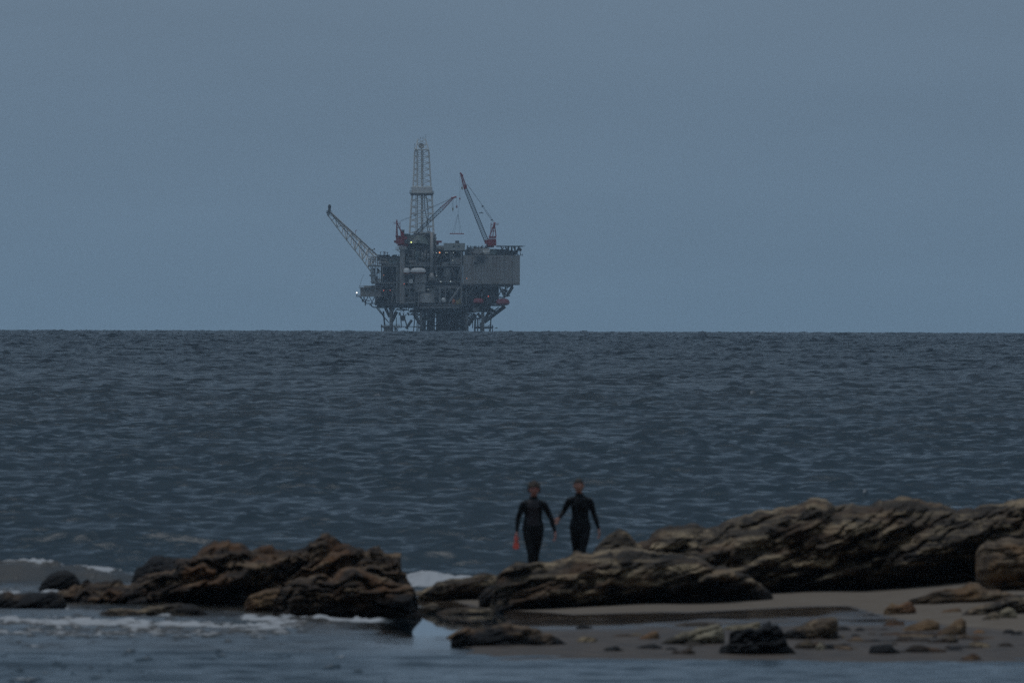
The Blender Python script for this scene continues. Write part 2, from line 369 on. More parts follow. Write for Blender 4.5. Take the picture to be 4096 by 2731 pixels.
# ------------------------------------------------------------------ rocks
def rock_material(name, c_dark, c_mid, c_light, c_stain, dip, rough=.85, stain=.35):
    m, n, l, p = newmat(name)
    g = n.new('ShaderNodeNewGeometry')
    bed = n.new('ShaderNodeMapping'); bed.vector_type = 'POINT'; bed.inputs['Rotation'].default_value = (0, R(dip), 0)
    bed.inputs['Scale'].default_value = (.4, .8, 4.2)
    l.new(g.outputs['Position'], bed.inputs[0])
    t = n.new('ShaderNodeTexNoise'); t.inputs['Scale'].default_value = 1.8; t.inputs['Detail'].default_value = 9
    t.inputs['Roughness'].default_value = .68; t.inputs['Distortion'].default_value = .6
    l.new(bed.outputs[0], t.inputs['Vector'])
    r = n.new('ShaderNodeValToRGB'); l.new(t.outputs['Fac'], r.inputs[0])
    e = r.color_ramp.elements
    e[0].position = .33; e[0].color = (*c_dark, 1); e[1].position = .72; e[1].color = (*c_light, 1)
    q = e.new(.5); q.color = (*c_mid, 1)
    t2 = n.new('ShaderNodeTexNoise'); t2.inputs['Scale'].default_value = 1.3; t2.inputs['Detail'].default_value = 5
    l.new(g.outputs['Position'], t2.inputs['Vector'])
    r2 = n.new('ShaderNodeMapRange'); r2.inputs['From Min'].default_value = .5; r2.inputs['From Max'].default_value = .66
    r2.inputs['To Max'].default_value = stain; l.new(t2.outputs['Fac'], r2.inputs[0])
    mx = n.new('ShaderNodeMix'); mx.data_type = 'RGBA'; l.new(r2.outputs[0], mx.inputs[0])
    l.new(r.outputs[0], mx.inputs['A']); mx.inputs['B'].default_value = (*c_stain, 1)
    a = n.new('ShaderNodeAttribute'); a.attribute_name = 'mussel_shade'
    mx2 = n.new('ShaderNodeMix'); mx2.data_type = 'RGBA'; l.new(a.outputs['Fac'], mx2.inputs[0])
    l.new(mx.outputs['Result'], mx2.inputs['A']); mx2.inputs['B'].default_value = (.006, .0055, .006, 1)  # black of mussels, and of the undercut's shade painted into the colour
    l.new(mx2.outputs['Result'], p.inputs['Base Color'])
    p.inputs['Roughness'].default_value = rough
    p.inputs['Specular IOR Level'].default_value = .25
    t3 = n.new('ShaderNodeTexNoise'); t3.inputs['Scale'].default_value = 9; t3.inputs['Detail'].default_value = 6
    l.new(bed.outputs[0], t3.inputs['Vector'])
    b = n.new('ShaderNodeBump'); b.inputs['Strength'].default_value = .9; b.inputs['Distance'].default_value = .05
    l.new(t3.outputs['Fac'], b.inputs['Height']); l.new(b.outputs[0], p.inputs['Normal'])
    return m
M_TAN = rock_material('bedded_tan_sandstone', (.006, .005, .004), (.050, .036, .025), (.46, .335, .20), (.14, .065, .025), 27)
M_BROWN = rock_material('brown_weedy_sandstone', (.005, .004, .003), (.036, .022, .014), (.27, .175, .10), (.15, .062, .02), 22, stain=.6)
M_RUST = rock_material('rusty_banded_boulder', (.012, .009, .006), (.075, .048, .028), (.34, .24, .15), (.20, .095, .03), 8, stain=.6)
M_BLACK = rock_material('mussel_black_rock', (.008, .008, .009), (.014, .013, .014), (.03, .026, .024), (.04, .028, .02), 15, stain=.3)
M_OCHRE = rock_material('ochre_weed_rock', (.06, .035, .018), (.15, .085, .04), (.26, .17, .09), (.2, .08, .03), 20, stain=.7)
M_PALE = rock_material('pale_yellow_stone', (.08, .065, .045), (.19, .155, .105), (.3, .25, .17), (.16, .11, .05), 18, stain=.3)

def rock(label, top, bot, d, thick, mat, dip=22, beds=((.30, .16), (.09, .05)), rough=.05, lift=.0, under=None,
         undercut=.45, mussel_shade=0.0, mus_shade_h=.25, seed=1, cat='rock', name='rock', group=None, crest=.42, res=.018, lean=0.0, bed_dir=1):
    """one body of rock d metres away: outline top/bot in photo pixels, thick metres deep, ledges following its bedding"""
    top = np.array(top, float); bot = np.array(bot, float)
    if d < 250:            # stand it where the sand (or the water) really is along that line of sight
        bx = float(bot[:, 0].mean()); by = float(bot[:, 1].mean())
        for _ in range(12):
            zg_ = max(0.0, float(terrain_z((bx-2048)/F*d, d))); d = .5*d + .5*((EYE-zg_)/((by-1256)/F + (bx-2048)/F*ROLL))
        d += thick*.35
    x0 = max(top[0, 0], bot[0, 0]); x1 = min(top[-1, 0], bot[-1, 0])
    nx = int(max(20, (x1-x0)/F*d/res)); px = np.linspace(x0, x1, nx)
    tp = np.interp(px, top[:, 0], top[:, 1]); bt = np.interp(px, bot[:, 0], bot[:, 1])
    def world(pxa, pya):
        th = ROLL
        dx = (pxa-2048)/F; dz = -(pya-1256)/F - (pxa-2048)/F*ROLL
        return dx*d, EYE + dz*d
    Xt, Zt = world(px, tp); Xb, Zb = world(px, bt)
    hgt = np.maximum(Zt-Zb, .01)
    Zt = Zt + np.minimum(.06, hgt*.12)*fbm(Xt*3.1, seed*3.7, 0, 4)
    Zb = Zb - .10 - .25*min(1, hgt.max())*.4       # rooted below the sand or water
    H_ = Zt-Zb
    nz = int(max(14, min(150, H_.max()/res)))
    v = np.linspace(0, 1, nz)[:, None]
    u = ((px-x0)/(x1-x0))[None, :]
    Xg = np.broadcast_to(Xt[None, :], (nz, nx)).copy(); Zg = Zb[None, :] + v*H_[None, :]
    # belly profile: undercut foot, fullest at the crest line, sloping back to the top edge
    cr = np.full(nx, crest)
    if under is not None:
        un = np.array(under, float); Zu = world(px, np.interp(px, un[:, 0], un[:, 1]))[1]
        cr = np.clip((Zu-Zb)/H_, .12, .85)
    cr = cr[None, :]
    lo = np.clip(v/cr, 0, 1); hi = np.clip((v-cr)/(1-cr), 0, 1)
    prof = np.where(v < cr, (1-undercut) + undercut*np.sin(lo*math.pi/2)**1.3, np.sqrt(np.clip(1-hi**2.1, 0, 1)))
    hx = H_/H_.max()
    ends = np.clip(1-np.abs(2*u-1)**5, 0, 1)**.6
    T = thick*np.clip(hx, .12, 1)[None, :]**.8*ends
    # beds
    dr = R(dip)*bed_dir
    def bedded(Xq, Zq, Yq):
        wob = .08*fbm(Xq*.55+seed, Zq*.8, Yq*.5+seed*2.1, 3) + .16*perlin(Xq*.31+seed, Zq*.5, 4.4)
        s = Zq*math.cos(dr) - Xq*math.sin(dr) + wob
        out = 0
        for (tk, am) in beds:
            q = s/tk + .55*perlin(s/tk*.43, Xq*.22+seed, 5.5)
            ph = q - np.floor(q); idn = np.floor(q)
            saw = np.where(ph < .58, (ph/.58)**.8, 1-((ph-.58)/.42)**1.25)
            g = .5 + 1.15*perlin(Xq*.6+idn*7.1, idn*3.3+seed, Zq*.3)
            blk = perlin(Xq/tk*.28+idn*5.3, idn*9.1+seed, .7)
            out = out + am*(saw*np.clip(g, 0, 1.4) + .55*np.sign(blk)*np.abs(blk)**.6)
        return out
    sides = []
    for sgn in (-1, 1):
        fade = np.clip(T/thick*2.2, .15, 1)*np.clip(prof*1.3, 0, 1)**.5
        Yn = d + sgn*T*prof*.5
        wx, wz = Xg*math.cos(dr)+Zg*math.sin(dr), Zg*math.cos(dr)-Xg*math.sin(dr)
        sc_ = 1/max(.35, min(1, H_.max()))
        cw1 = perlin(wx*.34*sc_+seed, wz*2.3*sc_, sgn*2+seed*.7) + .35*perlin(wx*2.4*sc_, wz*6*sc_, seed)
        cw2 = perlin(wx*.8*sc_+seed*2, wz*4.6*sc_, sgn*5+seed*.3) + .3*perlin(wx*6, wz*9, seed+3.)
        cw3 = perlin(wx*2.6*sc_+seed*2, wz*1.1*sc_, sgn*7+seed*.9)
        crack = -rough*(1.9*np.exp(-(cw1/.07)**2) + 1.1*np.exp(-(cw2/.10)**2) + .35*np.exp(-(cw3/.05)**2))
        disp = 1.6*rough*fbm(Xg*.9+seed, Zg*1.3, seed*1.3+sgn, 2) + crack + bedded(Xg, Zg, sgn*3.0) + .7*rough*fbm(Xg*2.3+seed, Zg*3.4, sgn*4+seed, 5) + rough*(1.1*(.3-np.abs(perlin(wx*1.7+seed, wz*3.1, sgn+.5))) + .8*(.3-np.abs(perlin(wx*4.1, wz*7.3+seed, sgn+.5))) + .55*(.3-np.abs(perlin(wx*9.5+seed, wz*15.5, sgn+.5)))) + .30*rough*fbm(Xg*16, Zg*19, seed, 2)
        Yn = Yn + sgn*disp*fade*min(1, thick) + lean*(Zg-Zb[None, :])
        sides.append(Yn)
    Xj = Xg + .5*rough*fbm(Xg*3, Zg*3, seed+9., 3)*np.clip(ends*2, 0, 1)
    Zj = Zg + .35*rough*fbm(Xg*4, Zg*4, seed+19., 3)*(v > 0)
    Ff = np.stack([Xj, sides[0], Zj], -1); Bb = np.stack([Xj, sides[1], Zj], -1)
    # front runs bottom->top, back runs top->bottom: one closed sheet
    V = np.concatenate([Ff, Bb[::-1][1:]], 0)
    faces = grid_faces(V.shape[0], nx)
    mean = V.reshape(-1, 3).mean(0); base = np.array([mean[0], d, V[..., 2].min()])
    V = V - base
    faces = faces[:, ::-1]
    o = link_mesh(name, V.reshape(-1, 3), faces, mat, smooth=False)
    o.location = base
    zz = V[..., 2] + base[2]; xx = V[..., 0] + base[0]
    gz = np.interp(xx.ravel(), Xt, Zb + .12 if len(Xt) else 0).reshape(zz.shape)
    mus_shade = 1 - sstep(mus_shade_h*.55, mus_shade_h*1.35, zz-gz + .22*fbm(xx*1.8, zz*2.2, seed+31., 4))  # band up from the foot: mussel growth plus painted-in shade of the underside
    mus_shade = np.clip(mus_shade*mussel_shade, 0, 1)
    a = o.data.attributes.new('mussel_shade', 'FLOAT', 'POINT'); a.data.foreach_set('value', mus_shade.ravel().astype(np.float32))
    o.data.polygons.foreach_set('use_smooth', np.full(len(o.data.polygons), True))
    tag(o, label, cat, group)
    return o

# left group, standing in the swash
rock('low black round boulder sticking out of the surf left of the big brown outcrop',
     [(157,2368),(172,2340),(200,2308),(235,2294),(270,2292),(300,2304),(322,2330),(332,2362)], [(157,2372),(332,2372)], 275, 1.2, M_BLACK, rough=.05, beds=((.2,.04),), mussel_shade=1, seed=3, cat='boulder', name='boulder')
rock('angular black boulder behind the left shoulder of the brown outcrop',
     [(529,2330),(535,2312),(552,2280),(586,2258),(595,2243),(637,2231),(671,2226),(697,2236),(718,2237),(735,2250),(760,2290)], [(529,2345),(760,2345)], 266, 1.3, M_BLACK, rough=.06, beds=((.22,.06),), mussel_shade=.9, seed=5, cat='boulder', name='boulder')
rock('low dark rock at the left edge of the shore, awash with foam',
     [(-160,2392),(-60,2384),(0,2388),(18,2376),(45,2370),(62,2384),(92,2384),(120,2376),(150,2374),(180,2378),(205,2374),(240,2385),(270,2420)], [(-160,2440),(270,2445)], 259, 1.6, M_BROWN, mussel_shade=1, mus_shade_h=.2, seed=8, beds=((.16,.07),(.06,.03)))
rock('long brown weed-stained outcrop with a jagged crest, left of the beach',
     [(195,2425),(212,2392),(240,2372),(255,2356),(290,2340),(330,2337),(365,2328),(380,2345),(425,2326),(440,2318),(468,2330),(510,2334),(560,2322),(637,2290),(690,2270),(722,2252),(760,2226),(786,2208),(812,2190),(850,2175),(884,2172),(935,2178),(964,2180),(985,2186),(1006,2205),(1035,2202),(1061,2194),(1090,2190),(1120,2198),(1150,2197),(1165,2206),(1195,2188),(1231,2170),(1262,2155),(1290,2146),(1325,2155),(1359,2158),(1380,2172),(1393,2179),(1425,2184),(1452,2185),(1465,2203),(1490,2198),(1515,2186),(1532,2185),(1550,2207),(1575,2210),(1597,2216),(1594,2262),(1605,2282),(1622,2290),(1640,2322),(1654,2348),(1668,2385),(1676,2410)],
     [(195,2445),(382,2447),(640,2430),(1000,2430),(1300,2420),(1500,2405),(1676,2412)], 262, 3.0, M_BROWN, dip=20, beds=((.36,.34),(.14,.17),(.05,.05)), rough=.2, mussel_shade=.92, mus_shade_h=.30, seed=12, crest=.30, undercut=.3, cat='rock outcrop', name='rock_outcrop')
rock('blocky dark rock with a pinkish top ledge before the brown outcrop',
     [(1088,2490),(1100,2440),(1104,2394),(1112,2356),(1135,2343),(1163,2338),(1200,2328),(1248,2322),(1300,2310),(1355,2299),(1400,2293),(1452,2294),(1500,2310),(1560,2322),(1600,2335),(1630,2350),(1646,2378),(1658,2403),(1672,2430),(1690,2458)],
     [(1088,2494),(1282,2496),(1537,2475),(1690,2464)], 253, 1.8, M_BROWN, dip=5, beds=((.25,.2),(.09,.09)), rough=.17, mussel_shade=.8, mus_shade_h=.34, seed=21, crest=.62, undercut=.4)
rock('low rusty shelf at the foot of the brown outcrop, left of the dark block',
     [(980,2420),(1000,2392),(1050,2368),(1090,2355),(1130,2352),(1160,2360)], [(980,2425),(1160,2425)], 257, .9, M_OCHRE, dip=18, beds=((.14,.06),), seed=22, mussel_shade=.5, mus_shade_h=.12)
rock('long low ledge of pale rock awash in foam before the brown outcrop',
     [(400,2462),(440,2446),(500,2444),(560,2446),(610,2432),(660,2425),(720,2418),(770,2424),(800,2440),(838,2462)], [(400,2468),(838,2472)], 254, .9, M_TAN, dip=6, beds=((.1,.05),), seed=31, mussel_shade=.8, mus_shade_h=.08)
rock('thin dark rib of rock in the foam between the pale ledge and the dark block',
     [(860,2472),(900,2466),(960,2464),(1030,2468),(1080,2470),(1100,2478)], [(860,2478),(1100,2486)], 252, .6, M_BLACK, dip=3, beds=((.08,.03),), seed=32, mussel_shade=.6)

# middle: thin slab and stones by the tide pool
rock('thin tilted slab of pale rock running down to the sand beside the tide pool',
     [(1672,2378),(1700,2354),(1728,2344),(1745,2330),(1775,2328),(1806,2318),(1850,2312),(1880,2306),(1912,2296),(1950,2293),(1975,2300),(2010,2310)], [(1672,2384),(1750,2377),(1850,2372),(1930,2356),(2010,2352)], 265, .9, M_TAN, dip=14, beds=((.12,.06),(.05,.025)), seed=41, undercut=.6, crest=.5, mussel_shade=.25, mus_shade_h=.08)
rock('small dark stone at the left edge of the tide pool', [(1682,2444),(1690,2426),(1705,2418),(1730,2416),(1755,2420),(1765,2432)], [(1682,2448),(1765,2440)], 257.5, .4, M_TAN, beds=((.07,.03),), seed=43, mussel_shade=.5, mus_shade_h=.06, cat='stone', name='stone')
rock('flat weathered stone lying along the back of the tide pool', [(1745,2452),(1780,2438),(1830,2428),(1880,2426),(1930,2432),(1975,2440),(1985,2446)], [(1745,2456),(1985,2452)], 256.5, .5, M_TAN, dip=5, beds=((.06,.03),), seed=44, mussel_shade=.6, mus_shade_h=.06, cat='stone', name='stone')
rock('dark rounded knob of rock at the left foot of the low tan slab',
     [(1918,2405),(1922,2385),(1935,2362),(1950,2345),(1985,2330),(2020,2318),(2060,2312),(2090,2312)], [(1918,2412),(2090,2412)], 261.5, 1.0, M_BROWN, dip=40, beds=((.12,.06),), seed=45, mussel_shade=.85, mus_shade_h=.3)

# right side
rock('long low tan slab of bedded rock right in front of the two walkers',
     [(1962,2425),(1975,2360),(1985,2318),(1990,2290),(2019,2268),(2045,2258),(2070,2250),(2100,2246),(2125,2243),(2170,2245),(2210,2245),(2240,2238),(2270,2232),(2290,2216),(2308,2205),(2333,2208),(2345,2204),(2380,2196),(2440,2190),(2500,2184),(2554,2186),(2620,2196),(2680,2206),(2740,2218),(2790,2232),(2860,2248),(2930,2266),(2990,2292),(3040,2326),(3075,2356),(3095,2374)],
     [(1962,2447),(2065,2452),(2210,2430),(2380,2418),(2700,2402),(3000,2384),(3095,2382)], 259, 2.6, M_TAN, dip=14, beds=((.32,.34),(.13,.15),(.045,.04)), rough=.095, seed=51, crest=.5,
     under=[(1962,2400),(2020,2385),(2061,2372),(2295,2352),(2500,2330),(2700,2320),(2900,2316),(3000,2330),(3095,2378)], undercut=.75, mussel_shade=.9, mus_shade_h=.28, cat='rock slab', name='rock_slab')
rock('massive tilted outcrop with a deep black undercut behind the right-hand sand',
     [(2420,2215),(2460,2196),(2500,2182),(2554,2170),(2585,2148),(2612,2130),(2635,2112),(2660,2104),(2731,2097),(2806,2100),(2854,2098),(2901,2082),(2966,2067),(3010,2050),(3061,2036),(3112,2024),(3180,2017),(3210,2003),(3241,1990),(3279,1986),(3315,1992),(3330,2006),(3345,2018),(3372,2010),(3430,2001),(3470,2005),(3506,1996),(3560,1992),(3621,1988),(3680,1988),(3736,1995),(3812,2009),(3870,2021),(3927,2018),(3965,2001),(4042,1988),(4096,1983),(4180,1975),(4300,1990),(4450,2030),(4600,2120)],
     [(2420,2400),(2700,2405),(3000,2392),(3300,2368),(3600,2345),(3930,2318),(4200,2285),(4600,2270)], 264.5, 4.2, M_TAN, dip=27, beds=((.58,.52),(.21,.22),(.075,.06)), rough=.12, seed=66,
     under=[(2420,2300),(2700,2290),(3000,2268),(3078,2268),(3200,2235),(3315,2205),(3544,2168),(3812,2155),(4000,2150),(4600,2150)], undercut=.8, mussel_shade=.55, mus_shade_h=.35, cat='rock outcrop', name='rock_outcrop')
rock('rounded arching boulder on the crest line just right of the second walker',
     [(2365,2235),(2375,2200),(2385,2178),(2405,2160),(2422,2146),(2440,2134),(2457,2126),(2480,2121),(2500,2124),(2518,2132),(2532,2146),(2560,2176),(2600,2215)], [(2365,2260),(2600,2260)], 263, 1.1, M_TAN, dip=24, beds=((.14,.08),(.06,.03)), seed=58, mussel_shade=0, cat='boulder', name='boulder')
rock('rounded brown boulder with rusty sides leaning at the right edge of the picture',
     [(3903,2280),(3900,2240),(3906,2205),(3920,2172),(3945,2152),(3985,2143),(4020,2142),(4096,2144),(4160,2150),(4230,2180),(4260,2260)], [(3905,2300),(3940,2335),(4000,2362),(4100,2368),(4260,2360)], 258, 2.2, M_RUST, dip=8, beds=((.3,.14),(.09,.05)), rough=.09, seed=61, undercut=.8, crest=.66, mussel_shade=.3, mus_shade_h=.12, cat='boulder', name='boulder')
rock('low rusty slab on the sand pointing left from under the right-hand boulder',
     [(3636,2394),(3665,2382),(3700,2368),(3740,2356),(3775,2345),(3820,2340),(3850,2328),(3890,2320),(3925,2322),(3950,2340),(4000,2350),(4080,2362),(4140,2372)], [(3636,2399),(3740,2397),(3900,2390),(4140,2382)], 253, 1.1, M_RUST, dip=12, beds=((.12,.07),(.05,.02)), seed=62, undercut=.5, mussel_shade=.25, mus_shade_h=.05)
rock('long diagonal slab climbing to the lower right edge of the beach',
     [(3836,2468),(3850,2445),(3880,2425),(3930,2405),(3980,2388),(4030,2376),(4096,2368),(4180,2358),(4260,2362)], [(3836,2474),(3900,2462),(4000,2440),(4096,2425),(4260,2410)], 246, 1.2, M_TAN, dip=14, beds=((.14,.08),(.05,.02)), seed=63, undercut=.6, mussel_shade=.5, mus_shade_h=.1)
# stones scattered over the wet sand
rock('small clump of weedy brown rock alone on the dry sand below the right outcrop',
     [(3536,2444),(3548,2418),(3570,2404),(3595,2408),(3620,2400),(3645,2398),(3660,2420),(3668,2438)], [(3536,2446),(3668,2446)], 247, .45, M_OCHRE, seed=71, beds=((.07,.04),), rough=.05, mussel_shade=.5, mus_shade_h=.08)
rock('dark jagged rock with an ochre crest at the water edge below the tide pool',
     [(1806,2556),(1830,2530),(1850,2520),(1880,2513),(1905,2520),(1940,2508),(1990,2495),(2025,2484),(2046,2480),(2052,2498),(2090,2502),(2130,2505),(2158,2515),(2175,2528),(2205,2527),(2230,2545),(2250,2562),(2290,2588)], [(1806,2560),(1835,2572),(2000,2582),(2150,2590),(2290,2593)], 233.5, 1.1, M_BROWN, dip=16, beds=((.13,.08),(.05,.03)), rough=.06, seed=72, mussel_shade=1, mus_shade_h=.22)
rock('low orange-topped stone trailing left of the jagged dark rock',
     [(1790,2546),(1812,2534),(1840,2522),(1880,2512),(1905,2518),(1915,2540)], [(1790,2550),(1915,2552)], 235.5, .4, M_OCHRE, dip=15, beds=((.06,.03),), seed=73, cat='stone', name='stone')
rock('small crooked pale stone right of the jagged dark rock', [(2310,2560),(2325,2545),(2350,2541),(2375,2544),(2392,2553)], [(2310,2566),(2392,2562)], 236, .3, M_TAN, beds=((.05,.02),), seed=74, mussel_shade=.4, mus_shade_h=.04, cat='stone', name='stone')
rock('small black half-dome stone at the water edge in the middle', [(2418,2596),(2430,2585),(2450,2581),(2475,2581),(2490,2588),(2500,2597)], [(2418,2600),(2500,2600)], 228.5, .35, M_BLACK, beds=((.05,.02),), seed=75, mussel_shade=1, cat='stone', name='stone')
rock('small tan stone on the sand left of the yellow slab', [(2560,2548),(2580,2534),(2610,2522),(2632,2519),(2640,2535),(2642,2546)], [(2560,2552),(2642,2550)], 237, .35, M_OCHRE, dip=20, beds=((.06,.03),), seed=76, cat='stone', name='stone')
rock('flat dark stone low at the waterline left of the yellow slab', [(2540,2586),(2570,2577),(2620,2571),(2648,2577),(2655,2584)], [(2540,2590),(2655,2589)], 230, .4, M_BLACK, beds=((.05,.02),), seed=77, mussel_shade=.7, cat='stone', name='stone')
rock('yellowish tilted slab left of the black rock at the water edge',
     [(2640,2572),(2665,2552),(2700,2538),(2730,2522),(2770,2512),(2810,2500),(2840,2492),(2880,2491),(2898,2504),(2902,2530)], [(2640,2576),(2750,2574),(2902,2560)], 237, .7, M_PALE, dip=20, beds=((.11,.06),(.04,.02)), seed=78, undercut=.6, crest=.5, mussel_shade=.8, mus_shade_h=.08)
rock('grey-white flat slab lying on top of the black rock', [(2898,2512),(2910,2496),(2960,2490),(3010,2484),(3040,2481),(3045,2492),(3046,2500)], [(2898,2520),(2980,2512),(3046,2506)], 238, .5, M_PALE, dip=6, beds=((.05,.02),), seed=79, mussel_shade=0)
rock('black craggy rock at the water edge right of the yellow slab',
     [(2880,2604),(2892,2580),(2915,2566),(2908,2535),(2925,2516),(2960,2512),(3030,2500),(3052,2478),(3078,2472),(3100,2482),(3120,2478),(3136,2505),(3128,2525),(3150,2545),(3162,2578),(3190,2604)], [(2880,2608),(3190,2610)], 230.5, 1.0, M_BLACK, dip=8, beds=((.15,.10),(.05,.05)), rough=.13, seed=80, mussel_shade=1, mus_shade_h=.4)
rock('tan wedge of rock right behind the black craggy rock',
     [(3130,2536),(3145,2516),(3180,2506),(3215,2492),(3260,2474),(3300,2466),(3340,2464),(3362,2470),(3360,2500),(3356,2530)], [(3130,2546),(3250,2548),(3356,2548)], 238.5, .9, M_RUST, dip=18, beds=((.12,.07),(.05,.02)), seed=81, crest=.6, undercut=.5, mussel_shade=.9, mus_shade_h=.14)
rock('pair of small stones low at the waterline below the yellow slab', [(2690,2606),(2705,2594),(2725,2600),(2745,2592),(2765,2590),(2785,2604)], [(2690,2610),(2785,2610)], 228, .3, M_TAN, beds=((.05,.02),), seed=82, mussel_shade=.6, mus_shade_h=.05, cat='stone', name='stone')
rock('small pale stone at the waterline right of the black craggy rock', [(3264,2584),(3272,2567),(3285,2563),(3300,2568),(3306,2582)], [(3264,2590),(3306,2590)], 229, .25, M_PALE, beds=((.05,.02),), seed=83, cat='stone', name='stone')
rock('small black stone touching the pale stone at the waterline', [(3302,2582),(3312,2568),(3325,2566),(3338,2576),(3344,2583)], [(3302,2587),(3344,2587)], 229.5, .25, M_BLACK, beds=((.05,.02),), seed=84, mussel_shade=1, cat='stone', name='stone')
rock('low tan ridge of stone just above the waterline, right of the black craggy rock', [(3180,2575),(3200,2562),(3235,2552),(3262,2562),(3270,2578)], [(3180,2586),(3270,2586)], 231, .4, M_TAN, beds=((.05,.02),), seed=85, mussel_shade=.6, mus_shade_h=.05, cat='stone', name='stone')
rock('smooth black hump of rock standing by itself at the waterline on the right',
     [(3478,2602),(3482,2580),(3495,2571),(3530,2565),(3560,2562),(3575,2568),(3590,2586),(3606,2596)], [(3478,2606),(3606,2602)], 228.2, .6, M_BLACK, beds=((.12,.03),), seed=86, mussel_shade=1, name='boulder', cat='boulder')
rock('low dark ribbon of stone right of the smooth black hump', [(3604,2596),(3630,2582),(3655,2568),(3690,2570),(3720,2578),(3760,2582),(3790,2590)], [(3604,2600),(3790,2596)], 229.5, .4, M_BROWN, dip=-6, beds=((.05,.02),), seed=87, mussel_shade=.5, mus_shade_h=.05, cat='stone', name='stone')
rock('reddish stone at the water edge near the right corner', [(3846,2620),(3870,2608),(3895,2601),(3915,2606),(3930,2620)], [(3846,2625),(3930,2625)], 225.5, .4, M_BROWN, beds=((.06,.03),), seed=88, mussel_shade=.2, cat='stone', name='stone')
rock('bright orange weedy rock low on the wet sand on the right',
     [(3608,2508),(3640,2490),(3680,2478),(3715,2468),(3745,2472),(3765,2480),(3762,2504)], [(3608,2512),(3762,2512)], 240.5, .6, M_OCHRE, dip=12, beds=((.07,.04),), rough=.05, seed=89)
rock('rusty diagonal rock pointing at the orange weedy rock from the right',
     [(3745,2524),(3775,2504),(3800,2490),(3825,2470),(3850,2462),(3872,2480),(3868,2510)], [(3745,2528),(3868,2526)], 240, .6, M_OCHRE, dip=24, beds=((.08,.05),), rough=.05, seed=90, mussel_shade=.5, mus_shade_h=.08)
rock('grey stone with a dark peak in front of the rusty diagonal rock', [(3714,2556),(3750,2540),(3790,2528),(3815,2526),(3830,2542),(3838,2556)], [(3714,2560),(3838,2560)], 235, .5, M_TAN, beds=((.07,.03),), seed=91, mussel_shade=.5, mus_shade_h=.06, cat='stone', name='stone')
rock('pale half-buried stone on the wet sand near the right corner', [(3868,2572),(3885,2552),(3905,2546),(3940,2556),(3966,2570)], [(3868,2576),(3966,2576)], 232.5, .4, M_TAN, beds=((.06,.02),), seed=92, cat='stone', name='stone')
rock('small rusty pebble left of the dark pebble on the right-hand sand', [(3896,2518),(3905,2508),(3920,2504),(3945,2514)], [(3896,2521),(3945,2520)], 239, .22, M_OCHRE, beds=((.04,.02),), seed=93, cat='stone', name='stone')
rock('small dark pebble right of the rusty pebble on the right-hand sand', [(4010,2516),(4025,2506),(4050,2506),(4064,2515)], [(4010,2521),(4064,2520)], 239, .25, M_BLACK, beds=((.04,.02),), seed=94, cat='stone', name='stone')
rock('flat pale stone under the diagonal slab, nearer the slab tip', [(3932,2462),(3950,2444),(3975,2434),(3990,2440),(3996,2452)], [(3932,2468),(3996,2464)], 243.5, .35, M_TAN, dip=16, beds=((.05,.03),), seed=95, mussel_shade=.3, mus_shade_h=.04, cat='stone', name='stone')
rock('rounded pale stone lying beneath the middle of the diagonal slab', [(3996,2450),(4008,2432),(4035,2415),(4055,2420),(4070,2440),(4072,2450)], [(3996,2460),(4072,2456)], 243.5, .4, M_PALE, dip=12, beds=((.06,.03),), seed=96, mussel_shade=.4, mus_shade_h=.05, cat='stone', name='stone')
rock('small brown stone on the sand above the orange weedy rock', [(3535,2488),(3550,2478),(3580,2474),(3612,2478),(3622,2486)], [(3535,2492),(3622,2490)], 242.5, .3, M_BROWN, beds=((.05,.02),), seed=97, cat='stone', name='stone')
rock('little ochre stone on the sand left of the tip of the diagonal slab', [(3768,2434),(3785,2426),(3815,2424),(3840,2418),(3850,2428)], [(3768,2438),(3850,2436)], 248, .3, M_OCHRE, beds=((.04,.02),), seed=98, mussel_shade=.3, cat='stone', name='stone')
rock('faint low rock ridge in the wet sand between the yellow slab and the undercut', [(2700,2496),(2740,2488),(2800,2484),(2860,2484),(2890,2492)], [(2700,2500),(2890,2498)], 241.5, .5, M_TAN, dip=2, beds=((.05,.02),), seed=99, mussel_shade=.2, mus_shade_h=.03, cat='stone', name='stone')

rs_ = random.Random(77)
for k in range(44):
    px_ = rs_.choice([rs_.uniform(2300, 3480), rs_.uniform(3350, 4090), rs_.uniform(2500, 3600)]); py_ = rs_.uniform(2500, 2592)
    if 2660 < px_ < 3180 or (2430 < px_ < 2500 and py_ > 2560): py_ = rs_.uniform(2574, 2596)
    w_ = rs_.choice([rs_.uniform(12, 26), rs_.uniform(22, 48)]); h_ = w_*rs_.uniform(.28, .5); dd_ = 240
    rock('tiny half-buried pebble scattered on the wet sand among the bigger stones',
         [(px_-w_, py_), (px_-w_*.6, py_-h_*rs_.uniform(.5, .9)), (px_-w_*.1, py_-h_), (px_+w_*.5, py_-h_*rs_.uniform(.5, .9)), (px_+w_, py_)], [(px_-w_, py_+2), (px_+w_, py_+2)],
         dd_, w_/120, rs_.choice([M_BROWN, M_BLACK, M_TAN, M_BROWN, M_BLACK]), beds=((.04, .015),), rough=.02, seed=200+k, mussel_shade=rs_.choice([0, .6, 1]), mus_shade_h=.03, cat='pebble', name='pebble', group='tiny pebbles on the wet sand')

